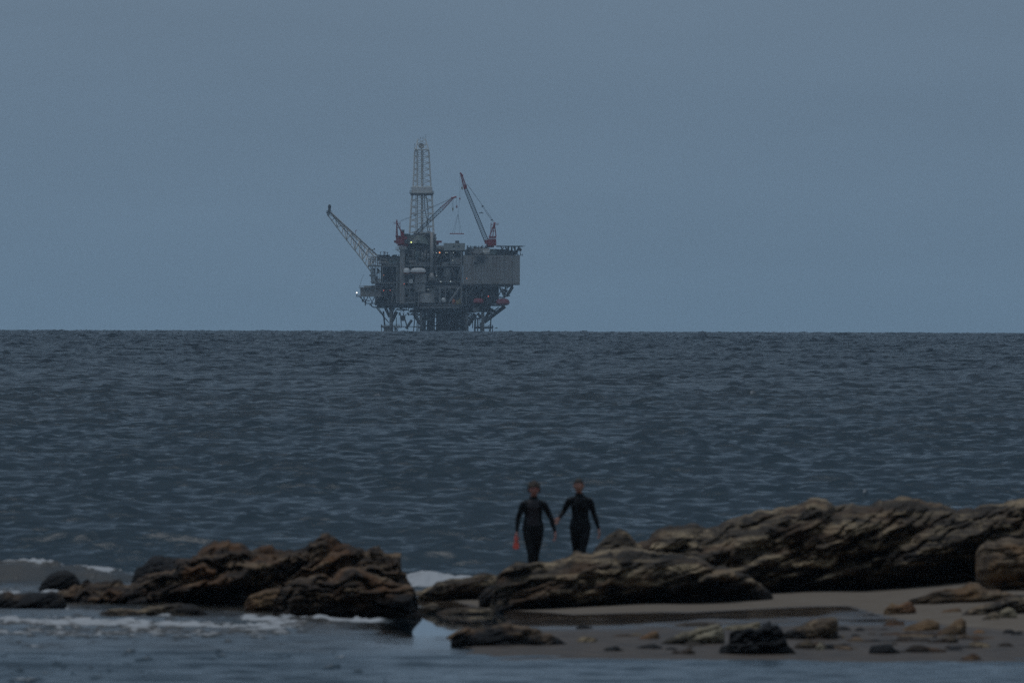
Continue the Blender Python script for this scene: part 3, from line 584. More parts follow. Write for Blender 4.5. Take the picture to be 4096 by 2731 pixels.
for k in range(14):
    px_ = rs_.uniform(2350, 4060); py_ = rs_.uniform(2500, 2584); w_ = rs_.uniform(45, 110); h_ = w_*rs_.uniform(.10, .2)
    if 2620 < px_ < 3200: px_ += 620
    n_ = 9; xs_ = [px_-w_ + 2*w_*i/(n_-1) for i in range(n_)]
    rock('low broken ledge of dark brown rock half sunk in the wet sand',
         [(x_, py_ - (0 if i in (0, n_-1) else h_*rs_.uniform(.35, 1))) for i, x_ in enumerate(xs_)], [(xs_[0], py_+2), (xs_[-1], py_+3)],
         240, w_/150, rs_.choice([M_BROWN, M_BROWN, M_RUST]), beds=((.06, .03), (.03, .015)), rough=.04, seed=300+k, mussel_shade=rs_.choice([.3, .8]), mus_shade_h=.05, cat='ledge', name='rock_ledge', group='low broken ledges in the wet sand')
# ------------------------------------------------------------------ the oil platform, 8.5 km out
RD = 8500.0
S = RD/F                                        # metres per photo pixel there
O = at(1750, 1330, RD)
def rp(px, py, dep=0.0): return Vector(((px-1750)*S, dep, (1330-py)*S))

class MB:
    def __init__(s): s.v = []; s.f = []
    def add(s, vs, fs):
        b = len(s.v); s.v += [tuple(x) for x in vs]; s.f += [tuple(i+b for i in f) for f in fs]
    def box(s, a, b):
        x0, x1 = sorted((a[0], b[0])); y0, y1 = sorted((a[1], b[1])); z0, z1 = sorted((a[2], b[2]))
        s.add([(x, y, z) for x in (x0, x1) for y in (y0, y1) for z in (z0, z1)],
              [(0, 1, 3, 2), (4, 6, 7, 5), (0, 4, 5, 1), (2, 3, 7, 6), (0, 2, 6, 4), (1, 5, 7, 3)])
    def pbox(s, x0, x1, y0, y1, d0, d1): s.box(rp(x0, y0, d0), rp(x1, y1, d1))
    def tube(s, a, b, r, r2=None, n=6):
        a = Vector(a); b = Vector(b); r2 = r if r2 is None else r2
        z = (b-a)
        if z.length < 1e-6: return
        z.normalize(); x = z.orthogonal().normalized(); y = z.cross(x)
        vs = [a + (x*math.cos(t)+y*math.sin(t))*r for t in [2*math.pi*i/n for i in range(n)]]
        vs += [b + (x*math.cos(t)+y*math.sin(t))*r2 for t in [2*math.pi*i/n for i in range(n)]]
        s.add(vs, [(i, (i+1) % n, n+(i+1) % n, n+i) for i in range(n)] + [tuple(range(n))[::-1], tuple(range(n, 2*n))])
    def pt(s, x0, y0, x1, y1, w, d0=0.0, d1=None, n=6): s.tube(rp(x0, y0, d0), rp(x1, y1, d0 if d1 is None else d1), w/2, n=n)
    def path(s, pts, w, d=0.0):
        for a, b in zip(pts[:-1], pts[1:]): s.pt(a[0], a[1], b[0], b[1], w, d)
    def sphere(s, c, r, nu=10, nv=7, sc=(1, 1, 1)):
        vs = [Vector(c)+Vector((r*sc[0]*math.sin(p)*math.cos(t), r*sc[1]*math.sin(p)*math.sin(t), r*sc[2]*math.cos(p)))
              for p in [math.pi*j/nv for j in range(nv+1)] for t in [2*math.pi*i/nu for i in range(nu)]]
        s.add(vs, [(j*nu+i, j*nu+(i+1) % nu, (j+1)*nu+(i+1) % nu, (j+1)*nu+i) for j in range(nv) for i in range(nu)])
    def build(s, name, mat, parent=None, smooth=False, label=None, kind=None):
        me = bpy.data.meshes.new(name); me.from_pydata(s.v, [], s.f); me.update()
        me.materials.append(mat)
        if smooth: me.polygons.foreach_set('use_smooth', np.full(len(me.polygons), True))
        o = bpy.data.objects.new(name, me); col.objects.link(o)
        if parent: o.parent = parent
        tag(o, label, kind=kind)
        return o

STEEL = paint('weathered_grey_steel', (.34, .33, .31), wear=.55, wear_col=(.07, .05, .04))
STEELD = paint('dark_deck_steel', (.075, .078, .080), wear=.5, wear_col=(.03, .022, .02))
PALE = paint('pale_painted_steel', (.84, .81, .75), wear=.3, wear_col=(.35, .27, .2))
CREAM = paint('cream_module_cladding', (.42, .40, .37), wear=.75, wear_col=(.22, .17, .14), scale=.22)
WHITE = paint('white_gel_coat', (.62, .60, .57), wear=.2)
RED = paint('red_crane_paint', (.34, .02, .03), wear=.4, wear_col=(.09, .02, .02))
RED2 = paint('faded_red_hull', (.32, .04, .05), wear=.4, wear_col=(.08, .03, .03))
ORNG = plain('orange_hull', (.42, .13, .06)); YEL = plain('dull_yellow_drum', (.32, .25, .11))
GRN = paint('grey_green_sheeting', (.13, .16, .145), wear=.3)
BOOMD = paint('dark_boom_steel', (.05, .055, .065), wear=.3)
WIN = plain('dark_glass', (.02, .025, .03), .2)
L_W = lampmat('white_work_lamp', (1, .97, .9), 2.6); L_Y = lampmat('yellow_work_lamp', (.9, 1, .35), 1.6)
L_O = lampmat('orange_work_lamp', (1, .35, .12), 1.4); L_R = lampmat('red_marker_lamp', (1, .2, .15), .5)
L_S = lampmat('small_pale_lamp', (.8, .9, .85), .5)
rr_ = random.Random(5)

rig = empty('oil_platform', O)
tag(rig, 'large grey steel oil platform on legs at the horizon', 'oil platform')
D0, D1 = -21, 21

def lattice(mb, a, b, w0, w1, n, r, up=(0, 0, 1), h0=None, h1=None, rc=None, depth=True):
    """box truss from a to b, width w across depth, height h in the picture plane"""
    a = Vector(a); b = Vector(b); ax = (b-a).normalized()
    side = Vector((0, 1, 0)); upv = side.cross(ax).normalized()
    h0 = h0 or w0; h1 = h1 or w1; rc = rc or r*1.4
    def C(t): 
        p = a.lerp(b, t); w = w0+(w1-w0)*t; h = h0+(h1-h0)*t
        return [p+upv*h/2*i+side*w/2*j for i, j in ((1, 1), (1, -1), (-1, -1), (-1, 1))]
    prev = C(0)
    for k in range(1, n+1):
        cur = C(k/n)
        for q in range(4):
            mb.tube(prev[q], cur[q], rc, n=5)
            mb.tube(cur[q], cur[(q+1) % 4], r, n=4)
            if k % 2: mb.tube(prev[q], cur[(q+1) % 4], r, n=4)
            else: mb.tube(prev[(q+1) % 4], cur[q], r, n=4)
        prev = cur

# jacket: eight main legs in two rows, braces, conductors, boat landings
for lx, w in ((1565, 1.6), (1685, 1.6), (1867, 1.7), (1931, 1.6)):
    for dep in (D0+5, D1-5):
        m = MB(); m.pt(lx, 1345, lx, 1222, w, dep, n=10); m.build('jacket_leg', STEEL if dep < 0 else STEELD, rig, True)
def brace(x0, y0, x1, y1, w, dep=D0+5, mat=None, name='brace'):
    m = MB(); m.pt(x0, y0, x1, y1, w, dep, n=7); return m.build(name, mat or STEELD, rig)
for a_ in ((1542, 1232, 1560, 1268, 1.5), (1587, 1246, 1569, 1285, 1.8), (1506, 1231, 1557, 1292, .5), (1512, 1229, 1535, 1262, .4),
           (1910, 1252, 1926, 1271, 1.5), (1966, 1232, 1938, 1278, 1.6), (2020, 1224, 1936, 1288, 1.9), (1995, 1228, 1944, 1268, .6),
           (1902, 1256, 1872, 1300, 2.2), (1846, 1256, 1862, 1290, 1.4), (1655, 1255, 1681, 1296, 1.5), (1716, 1254, 1690, 1300, 1.6),
           (1648, 1280, 1625, 1315, 1.3), (1590, 1225, 1614, 1242, .7)):
    brace(*a_)
for dep in (-8, 6):
    for k in range(17):
        x = 1698 + k*10.2 + rr_.uniform(-4.5, 4.5)
        m = MB(); m.pt(x, 1345, x + rr_.uniform(-1, 1), 1238, rr_.uniform(.8, 1.15), dep + rr_.uniform(-3, 3), n=8)
        m.build('conductor', STEELD, rig, True)
for x0, y0, x1, y1, w in ((1600, 1250, 1606, 1310, .5), (1612, 1252, 1632, 1318, .6), (1628, 1250, 1636, 1262, .4), (1660, 1262, 1653, 1340, .5), (1670, 1250, 1668, 1340, .5),
                          (1672, 1340, 1676, 1270, .4), (1533, 1245, 1539, 1306, .8), (1585, 1270, 1585, 1330, .4), (1893, 1262, 1890, 1312, .5), (1902, 1258, 1898, 1340, .9),
                          (1910, 1274, 1911, 1340, .6), (1922, 1290, 1924, 1340, .6), (1965, 1250, 1960, 1340, .6), (1651, 1216, 1652, 1262, .4)):
    m = MB(); m.pt(x0, y0, x1, y1, w, rr_.uniform(-14, 8), n=6); m.build('riser_pipe', STEELD, rig, True)
m = MB(); m.pbox(1860, 1700, 1300, 1306, 10, 11); m.build('jacket_beam', STEELD, rig)
m = MB(); m.pbox(1700, 1860, 1318, 1324, -9, -8.4); m.build('jacket_beam', STEELD, rig)
m = MB()
m.pbox(1524, 1600, 1303, 1310, -16, -10); m.pbox(1525, 1529, 1299, 1345, -16, -15.4)
for k in range(16): m.pt(1538+k*4.2, 1304, 1538+k*4.2, 1296, .12, -15.5)
m.pt(1524, 1299, 1600, 1298, .14, -15.5)
for k in range(12):
    x = rr_.uniform(1550, 1596); m.pt(x, rr_.uniform(1304, 1309), x+rr_.uniform(-12, 12), rr_.uniform(1305, 1335), rr_.uniform(.15, .4), -13)
m.build('boat_landing', STEEL, rig)
m = MB(); m.pbox(1536, 1572, 1306, 1345, -15, -12); m.build('landing_caisson', STEEL, rig)
m = MB(); m.pbox(1588, 1700, 1305, 1308, -15, -9); m.build('walkway', STEEL, rig)
m = MB()
m.pbox(1896, 1972, 1306, 1314, -15, -10); m.pbox(1968, 1972, 1299, 1345, -15, -14.2); m.pbox(1956, 1958.5, 1310, 1345, -15, -14)
for k in range(14): m.pt(1900+k*5.3, 1306, 1900+k*5.3, 1300, .12, -15)
m.pt(1896, 1300, 1972, 1301, .14, -15); m.pt(1950, 1308, 1965, 1292, .3, -14.5)
m.build('boat_landing', STEELD, rig)
m = MB(); m.pbox(1906, 1922, 1270, 1276, -15, -9); m.pt(1909, 1272, 1909, 1308, .2, -14.6); m.pt(1921, 1272, 1921, 1308, .2, -14.6)
for k in range(5): m.pt(1909, 1276+k*7, 1922, 1278+k*7, .3, -14)
m.build('landing_ladder', STEELD, rig)

# decks
def deck(x0, x1, y0, y1, mat, d0=D0, d1=D1, name='deck'):
    m = MB(); m.pbox(x0, x1, y0, y1, d0, d1)
    # edge stiffeners and rail on the side that faces the shore
    k = x0+3
    while k < x1: m.pbox(k, k+.8, y0-.0, y1+1.2, d0-.35, d0); k += 9
    return m.build(name, mat, rig)
deck(1500, 1975, 1215, 1222, STEELD); deck(1508, 1660, 1222, 1232, STEELD, D0+3); deck(1655, 1905, 1222, 1240, STEELD, D0+3)
deck(1680, 1840, 1226, 1232, STEEL, D0-3, D0+4, 'walkway'); deck(1640, 1905, 1238, 1250, STEELD, -12, 12)
deck(1905, 1962, 1222, 1248, STEELD, D0+4, 12)
deck(1905, 2018, 1217, 1224, STEELD)
deck(1460, 1535, 1213, 1216, STEELD, -12, 6)
deck(1486, 1600, 1130, 1136, STEEL, D0+1); deck(1486, 1850, 1142, 1147, STEEL, D0+2); deck(1740, 1850, 1148, 1154, STEEL, D0)
deck(1472, 1592, 1061, 1067, STEEL, D0); deck(1620, 1850, 1061, 1066, STEEL, D0); deck(1700, 1850, 1124, 1129, STEEL, D0+1)
deck(1848, 2078, 1132, 1139, CREAM, D0-2); deck(1870, 2052, 1139, 1147, STEEL, D0-1)
deck(1620, 1745, 985, 1004, STEELD, D0+3); deck(1740, 1860, 1000, 1006, STEELD, D0+2)

# the dark plant rooms deep between the decks (bulkheads well back from the edge)
def bulk(x0, x1, y0, y1, d0=-4, d1=16, mat=STEELD, name='bulkhead'):
    m = MB(); m.pbox(x0, x1, y0, y1, d0, d1); return m.build(name, mat, rig)
bulk(1524, 1850, 1060, 1216, -2); bulk(1500, 1524, 1136, 1216, -4); bulk(1850, 1995, 1137, 1216, -6); bulk(1630, 1852, 1003, 1060, -3); bulk(1525, 1600, 1040, 1060, -6)
bulk(1600, 1640, 1000, 1130, -3)
bulk(1735, 1860, 1240, 1254, -4, 8)

# posts and diagonal braces seen across the open bays
def posts(lst, dep, mat=STEEL, name='post'):
    for x, y0, y1, w in lst:
        m = MB(); m.pt(x, y0, x, y1, w, dep, n=6); m.build(name, mat, rig)
posts([(1530, 1067, 1130, .45), (1588, 1067, 1214, .6), (1593, 1067, 1214, .45), (1598, 1067, 1214, .35), (1524, 1067, 1130, .35), (1490, 1067, 1130, .5), (1502, 1067, 1214, .4),
       (1801, 1006, 1061, .4), (1845, 1006, 1214, .9), (1758, 1150, 1214, .7), (1762, 1150, 1214, .4), (1782, 1154, 1214, .5), (1848, 1147, 1214, .5), (1745, 1066, 1124, .5), (1866, 1147, 1214, .4), (1581, 1147, 1180, .4)], D0-.5)
for a_ in ((1759, 1014, 1739, 1047, .5), (1774, 1014, 1790, 1036, .35), (1803, 1012, 1826, 1052, .55), (1806, 1070, 1818, 1104, .5), (1846, 1070, 1832, 1115, .6),
           (1735, 1072, 1760, 1128, .5), (1740, 1068, 1750, 1098, .3), (1563, 1072, 1578, 1118, .35), (1574, 1153, 1567, 1212, .5), (1580, 1165, 1590, 1212, .4), (1520, 1185, 1498, 1214, .5),
           (1775, 1154, 1783, 1175, .4), (1800, 1156, 1785, 1170, .4), (1848, 1152, 1866, 1182, .5), (1895, 1147, 1872, 1185, .6), (1943, 1147, 1925, 1185, .5), (1968, 1165, 1985, 1190, .4),
           (1888, 1175, 1905, 1190, .3), (1838, 1150, 1800, 1205, 1.1), (1830, 1165, 1795, 1214, .8)):
    brace(*a_, dep=D0-.2, mat=STEEL)
# right end truss under the quarters
for a_ in ((2050, 1146, 2027, 1184, 1.6), (1998, 1148, 2019, 1190, .9), (2007, 1150, 2018, 1176, .5), (2022, 1146, 2019, 1190, .8), (2034, 1147, 2010, 1165, .5), (2008, 1158, 2032, 1172, .5), (1996, 1189, 2019, 1190, .7), (1996, 1199, 2016, 1196, .5), (2018, 1187, 2040, 1182, .5), (2036, 1183, 2036, 1173, .25), (2002, 1165, 1995, 1180, .5), (1997, 1150, 2002, 1163, .4)):
    brace(*a_, dep=D0+2, name='truss_member')
m = MB(); m.pbox(2020, 2030, 1158, 1166, -16, -12); m.pbox(2012, 2020, 1155, 1162, -14, -10); m.build('junction_box', STEELD, rig)

# living quarters block
m = MB(); m.pbox(1893, 2079, 1021, 1137, D0-3, D1-6); m.pbox(1852, 1893, 1021, 1132, D0+1, D1-6)
ql = m.build('quarters_block', CREAM, rig)
for x in (1949, 1971, 1986):
    m = MB(); m.pbox(x-2.3, x+2.3, 1030, 1037, D0-3.05, D0-2.8); m.build('window', WIN, ql)
for x in (1920, 1957, 1987, 2007, 2036, 2051):
    m = MB(); m.pbox(x-1.1, x+1.1, 1114, 1121, D0-3.3, D0-3.0); m.build('vent_hood', STEELD, ql)
for x in (2016, 1926, 1970, 2050):
    m = MB(); m.pbox(x-.5, x+.5, 1022, 1137, D0-3.12, D0-3.0); m.build('cladding_seam', STEEL if x != 2016 else STEELD, ql)
m = MB()
for k in range(15):
    x = 1900+k*12.2; m.pbox(x, x+.8, 1022.5, 1132, D0-3.10-(k%4==0)*.06, D0-3.0)
m.build('cladding_rib', CREAM, ql)
m = MB(); m.pt(1897, 1022, 1930, 1050, .8, D0-4); m.pt(1897, 1050, 1942, 1030, .5, D0-4); m.pbox(1895, 1908, 1046, 1054, D0-5, D0-3.1); m.pbox(1910, 1940, 1022, 1040, D0-4.6, D0-3.1)
m.pt(1912, 1020, 1934, 1038, .6, D0-4.8); m.build('outside_stair', STEELD, ql)
m = MB()
for x in range(1855, 2076, 7): m.pt(x, 1139, x, 1134, .12, D0-3.6)
m.pt(1852, 1134, 2079, 1134, .16, D0-3.6); m.build('railing', STEELD, rig)

# roof level of the quarters
m = MB(); m.pbox(1774, 1859, 973, 1002, D0+1, 2); m.pbox(1742, 1774, 983, 1000, D0+3, 0)
cab = m.build('control_cabin', paint('grey_white_cabin', (.42, .42, .38), wear=.35), rig)
for x in (1815, 1834):
    m = MB(); m.pbox(x-4, x+4, 983, 989, D0+.9, D0+1.2); m.build('window', WIN, cab)
m = MB(); m.pbox(1820, 1836, 963, 973, D0+4, D0+9); m.build('roof_tank', STEELD, rig)
m = MB(); m.pbox(1858, 2060, 1003, 1021, D0+3, D1-8); m.pbox(1862, 1893, 997, 1010, D0+2, 4); m.build('roof_deck_house', STEELD, rig)
m = MB(); m.pbox(1893, 1957, 993, 1014, D0+2, 4); m.pbox(1900, 1925, 989, 995, D0+4, 4); m.build('roof_plant', STEEL, rig)
m = MB(); m.pbox(1931, 1958, 999, 1010, D0-1, D0+2); m.pbox(1936, 1957, 1010, 1016, D0-.5, D0+2); m.build('cargo_container', PALE, rig)
m = MB(); m.pbox(1959, 1986, 996, 1018, D0-1, D0+3); m.build('cargo_container', GRN, rig)
m = MB()
for k in range(46):
    x = rr_.uniform(1862, 1952); y = rr_.uniform(983, 996); h = rr_.uniform(2, 9)
    if k % 3: m.pt(x, y-h*.4, x+rr_.uniform(-2, 2), 998, rr_.uniform(.15, .5), rr_.uniform(-18, 0))
    else: m.pbox(x, x+rr_.uniform(2, 8), y, 998, -18, rr_.uniform(-14, -5))
m.build('roof_clutter', STEELD, rig, kind='stuff')

# helideck with its truss and net
hd = MB(); hd.pbox(1984, 2090, 983, 986.5, D0-2, D1-10); hdo = hd.build('helideck', STEELD, rig)
m = MB(); m.pbox(2090, 2100, 983.4, 984.2, D0-1, D1-11); m.pbox(1984, 2090, 983.2, 984, D0-4, D0-2); m.build('safety_net', STEELD, hdo)
for a_ in ((2022, 986, 2030, 1018, .6), (2032, 986, 2033, 1012, .9), (2046, 986, 2046, 1016, .8), (2058, 986, 2060, 1020, .9), (2076, 986, 2062, 1010, .7), (2060, 1020, 2080, 990, .5), (2033, 1010, 2062, 1004, .5),
           (2046, 1000, 2066, 1018, .5), (2070, 1012, 2060, 1000, .5), (2020, 990, 2034, 1003, .5), (2026, 1000, 2048, 1014, .5), (2002, 986, 2010, 1000, .6), (2015, 990, 2000, 1002, .5), (2062, 1010, 2074, 1022, .6), (2052, 988, 2062, 1002, .4)):
    brace(*a_, dep=D0+1, name='helideck_strut')
m = MB(); m.pbox(1985, 2023, 997, 1020, D0+2, 0); m.pbox(2023, 2046, 1008, 1021, D0+2, 0); m.pbox(2046, 2064, 1015, 1021, D0+2, 0); m.build('stair_house', STEELD, rig)
m = MB(); m.sphere(rp(2080, 999, D0), 6.3*S); m.pt(2080, 1005, 2080, 1020, .25, D0); m.build('antenna_dome', paint('dull_red_dome', (.10, .035, .04)), rig, True)
m = MB(); m.pbox(2078, 2091, 1019, 1021.5, D0-2, D0+6); m.pt(2082, 1019, 2082, 1011, .15, D0); m.pt(2089, 1019, 2089, 1013, .15, D0); m.build('side_platform', STEELD, rig)

# left wing: top module, flare root tower
m = MB(); m.pbox(1508, 1600, 1026, 1045, D0+3, 6); m.pbox(1525, 1545, 1022, 1028, D0+4, 2)
for k in range(24):
    x = rr_.uniform(1510, 1596); m.pbox(x, x+rr_.uniform(2, 9), rr_.uniform(1019, 1025), 1028, D0+4, rr_.uniform(-10, 0))
m.build('left_top_module', STEELD, rig)
m = MB(); m.pbox(1555, 1600, 1042, 1052, D0, D0+4); m.build('duct', GRN, rig)
m = MB(); m.pt(1515, 1050, 1598, 1055, .9, D0+.5, n=8); m.pt(1515, 1057, 1590, 1057, .5, D0+.3); m.pt(1540, 1057, 1548, 1040, .4, D0); m.build('pipe_run', STEEL, rig)
for (x, y) in ((1523, 1010), (1536, 1009), (1540, 1010), (1550, 1011)):
    m = MB(); m.pt(x, 1022, x, y, .35, D0+4); m.pt(x-4, y, x+4, y-.5, .3, D0+4); m.build('deck_davit', paint('rusty_davit', (.10, .05, .045)), rig)
m = MB()
for k in range(6):
    x = 1474+k*7
    m.pt(x, 1064, x+rr_.uniform(-2, 3), 1026+max(0, 3-k)*3, .3, D0+3); m.pt(x, 1028+k*6, 1508, 1028+k*6, .3, D0+3)
for k in range(14): m.pt(rr_.uniform(1474, 1505), rr_.uniform(1026, 1060), rr_.uniform(1474, 1507), rr_.uniform(1030, 1064), .22, D0+rr_.uniform(1, 8))
m.build('flare_root_frame', STEEL, rig)
m = MB()
for k in range(5): m.pt(1484+k*8, 1067, 1487+k*7.6, 1130, .45, D0+2)
for k in range(30): 
    x = rr_.uniform(1484, 1518); y = rr_.uniform(1068, 1122); m.pt(x, y, x+rr_.uniform(-9, 9), y+rr_.uniform(4, 14), rr_.uniform(.2, .6), D0+rr_.uniform(1, 8))
m.pbox(1478, 1500, 1100, 1107, D0+1.5, D0+5); m.pbox(1498, 1512, 1106, 1129, D0+3, D0+7); m.pbox(1482, 1520, 1126, 1129.5, D0+1, D0+9); m.pbox(1482, 1520, 1090, 1092, D0+1, D0+9)
m.build('left_pipe_tower', STEEL, rig)
m = MB(); m.pbox(1519, 1524, 1116, 1128, D0+.5, D0+2); m.build('white_cabinet', PALE, rig)

# lower left module, cantilevered
m = MB(); m.pbox(1442, 1526, 1152, 1186, D0+2, 4); m.pbox(1456, 1500, 1144, 1152, D0+5, 2); m.build('lower_left_module', CREAM, rig)
m = MB(); m.pbox(1437, 1530, 1150.5, 1153, D0, 5); m.pbox(1426, 1536, 1185, 1188, D0, 5)
for k in range(8): m.pt(1438+k*4, 1151, 1438+k*4, 1144, .14, D0+.3)
m.pt(1437, 1144, 1470, 1144, .14, D0+.3)
for k in range(6): m.pt(1427+k*4, 1186, 1427+k*4, 1179, .14, D0+.3)
m.pt(1427, 1179, 1447, 1179, .14, D0+.3); m.build('gangway', STEEL, rig)
m = MB()
for x0, y0, x1, y1, w in ((1440, 1188, 1464, 1214, .5), (1446, 1188, 1450, 1207, .3), (1456, 1188, 1452, 1208, .3), (1456, 1188, 1466, 1212, .4), (1472, 1188, 1462, 1212, .4), (1478, 1188, 1492, 1214, .4),
                          (1500, 1188, 1486, 1214, .4), (1449, 1207, 1462, 1207, .4), (1453, 1200, 1470, 1200, .25), (1508, 1188, 1520, 1214, .4)): m.pt(x0, y0, x1, y1, w, D0+3)
m.pbox(1460, 1464, 1214, 1223, D0+3, D0+4); m.pbox(1479, 1483, 1214, 1223, D0+3, D0+4)
m.build('cantilever_frame', STEELD, rig)
m = MB(); m.path([(1485, 1217), (1488, 1226), (1496, 1230), (1515, 1230), (1545, 1231)], .6, D0+3); m.build('hose_loop', STEELD, rig)
m = MB(); m.pbox(1470, 1480, 1202, 1206, D0+2, D0+4); m.build('stretcher_box', plain('dull_ochre', (.2, .14, .07)), rig)
m = MB(); m.path([(1456, 1098), (1446, 1122), (1440, 1148)], .14, D0); m.build('stay_wire', STEELD, rig)

# crane pedestals, tall column, vessels, tanks
m = MB(); m.pt(1610, 1000, 1610, 1215, 2.6, D0-1, n=14); m.pt(1605, 1100, 1605, 1214, .5, D0-2.6); m.pbox(1596, 1627, 986, 1000, D0-3.2, D0+4)
for k in range(6): m.pt(1583+k*4, 1000, 1583+k*4, 990, .16, D0-2)
m.pt(1582, 990, 1606, 990, .16, D0-2); m.pbox(1582, 1606, 999, 1001, D0-2, D0+2); m.pt(1588, 1001, 1600, 1010, .3, D0-2)
m.build('crane_pedestal', CREAM, rig, False)
m = MB(); m.pt(1727, 930, 1727, 1092, 1.5, D0-1, n=10); m.tube(rp(1727, 1092, D0-1), rp(1727, 1122, D0-1), .8, 2.1, n=10); m.build('vent_column', CREAM, rig, True)
for (x, y0, y1, w, mt) in ((1662, 1008, 1040, 1.2, GRN), (1674, 1006, 1042, 1.5, GRN), (1653, 1010, 1040, .8, STEEL), (1689, 1010, 1045, 1.0, STEEL), (1700, 1014, 1046, .7, STEEL), (1713, 1014, 1050, .8, STEEL)):
    m = MB(); m.pt(x, y0, x, y1, w, D0+.5, n=10); m.build('vessel', mt, rig, True)
m = MB(); m.pbox(1637, 1665, 1041, 1052, D0, D0+3); m.pbox(1640, 1672, 1050, 1061, D0+1, D0+4); m.pbox(1670, 1705, 1050, 1060, D0+1, D0+3); m.build('pump_house', CREAM, rig)
m = MB(); m.pbox(1660, 1705, 1098, 1131, D0-1.5, D0+6); m.pbox(1662, 1702, 1131, 1168, D0-.5, D0+6); m.build('process_module', CREAM, rig)
m = MB(); m.pbox(1636, 1652, 1117, 1133, D0-2.5, D0); m.build('white_panel', PALE, rig)
m = MB(); m.tube(rp(1706, 1211, D0+1), rp(1706, 1180, D0+1), 4.4, 3.9, n=16); m.tube(rp(1706, 1180, D0+1), rp(1706, 1172, D0+1), 3.9, 1.5, n=16); m.build('storage_tank', CREAM, rig, False)
m = MB(); m.tube(rp(1733, 1190, D0+4), rp(1733, 1152, D0+4), 2.8, 2.4, n=12); m.build('storage_tank', STEEL, rig, False)
m = MB(); m.pt(1789, 1124, 1789, 1072, 4.0, D0+3, n=12); m.build('separator_vessel', STEEL, rig, True)
m = MB(); m.sphere(rp(1775, 1200, D0), 1.3); m.build('round_buoy', PALE, rig, True)
m = MB(); m.pbox(1804, 1840, 1031, 1058, D0+.6, D0+3); m.build('switch_room', STEEL, rig)
m = MB(); m.pbox(1768, 1794, 1049, 1061, D0, D0+3); m.build('pump_skid', STEEL, rig)
m = MB(); m.pbox(1893, 1916, 1228, 1247, D0+1, D0+5); m.build('hanging_cabin', STEEL, rig)
m = MB(); m.sphere(rp(1972, 1243, -13), 1.0, sc=(1.3, 1, .7)); m.pt(1972, 1243, 1972, 1228, .2, -13); m.build('hanging_buoy', plain('dark_red_buoy', (.09, .03, .03)), rig, True)
m = MB(); m.pbox(1602, 1622, 1262, 1284, -8, -5); m.build('hanging_box', STEEL, rig)

# scaffold stair tower
m = MB()
for x in (1607, 1617, 1639, 1660): m.pt(x, 1132, x, 1214, .45, D0-1.5)
for y in (1133, 1151, 1171, 1191, 1212): m.pt(1605, y, 1661, y, .55 if y != 1171 else .35, D0-1.5)
for x0, y0, x1, y1 in ((1617, 1137, 1650, 1190), (1660, 1133, 1617, 1172), (1606, 1172, 1620, 1191), (1639, 1171, 1651, 1190), (1622, 1191, 1610, 1213), (1639, 1192, 1655, 1212)): m.pt(x0, y0, x1, y1, .32, D0-1.5)
for k in range(12):
    x = 1610+k*4.2; m.pt(x, 1193+rr_.uniform(0, 5), x+rr_.uniform(-2, 2), 1212, .2, D0-1)
m.build('stair_tower', STEEL, rig)
m = MB()
for k in range(16): m.pt(1540+k*13, 1214, 1540+k*13, 1207, .14, D0-.3)
m.pt(1540, 1207, 1760, 1207, .16, D0-.3)
for k in range(40): 
    m.pt(1690+k*4, 1226, 1690+k*4, 1220, .1, D0-3.2)
m.pt(1690, 1220, 1840, 1220, .14, D0-3.2); m.pt(1840, 1226, 1856, 1212, .3, D0-3); m.build('railing', STEEL, rig)
m = MB(); m.path([(1664, 1130), (1674, 1155), (1674, 1229)], .4, D0-3); m.pt(1674, 1173, 1700, 1172, .3, D0-3); m.build('downpipe', STEEL, rig)

# small plant seen in every bay: pipes, valves, cable trays (too many to count)
def clutter(name, x0, x1, y0, y1, n, d0, d1, mat, wmax=.5, lmax=18, boxes=.25):
    m = MB()
    for k in range(n):
        x = rr_.uniform(x0, x1); y = rr_.uniform(y0, y1); d = rr_.uniform(d0, d1); t = rr_.random()
        if t < boxes:
            w, h = rr_.uniform(2, 8), rr_.uniform(2, 7); m.pbox(x, min(x+w, x1), y, min(y+h, y1), d, d+rr_.uniform(.6, 2.5))
        elif t < boxes+(1-boxes)*.45: m.pt(x, y, x, min(y1, y+rr_.uniform(4, lmax)), rr_.uniform(.12, wmax), d)
        elif t < boxes+(1-boxes)*.85: m.pt(x, y, min(x1, x+rr_.uniform(4, lmax)), y, rr_.uniform(.12, wmax), d)
        else: m.pt(x, y, min(x1, x+rr_.uniform(3, 12)), min(y1, y+rr_.uniform(3, 12)), rr_.uniform(.12, wmax*.7), d)
    return m.build(name, mat, rig, kind='stuff')
clutter('pipework', 1622, 1745, 1002, 1061, 190, D0-.5, D0+6, STEEL, .6)
clutter('pipework', 1622, 1745, 1002, 1061, 90, D0-1, D0+4, STEELD, .5)
clutter('pipework', 1732, 1848, 1006, 1061, 60, D0+2, D0+12, STEEL, .35)
clutter('pipework', 1528, 1596, 1068, 1129, 40, D0+4, D0+14, STEEL, .35)
clutter('pipework', 1600, 1700, 1068, 1130, 60, D0+1, D0+10, STEEL, .4)
clutter('pipework', 1700, 1850, 1066, 1148, 110, D0+1, D0+10, STEEL, .45)
clutter('pipework', 1528, 1600, 1147, 1214, 60, D0+1, D0+12, STEEL, .4)
clutter('pipework', 1600, 1750, 1150, 1214, 120, D0, D0+10, STEEL, .45)
clutter('pipework', 1750, 1850, 1154, 1214, 110, D0, D0+10, STEEL, .45)
clutter('pipework', 1850, 1995, 1150, 1214, 55, D0+1, D0+12, STEEL, .3)
clutter('pipework', 1510, 1600, 1029, 1061, 60, D0-.5, D0+3, STEEL, .4)
clutter('pipework', 1540, 1900, 1222, 1262, 150, D0+3, 10, STEELD, .7, 26)
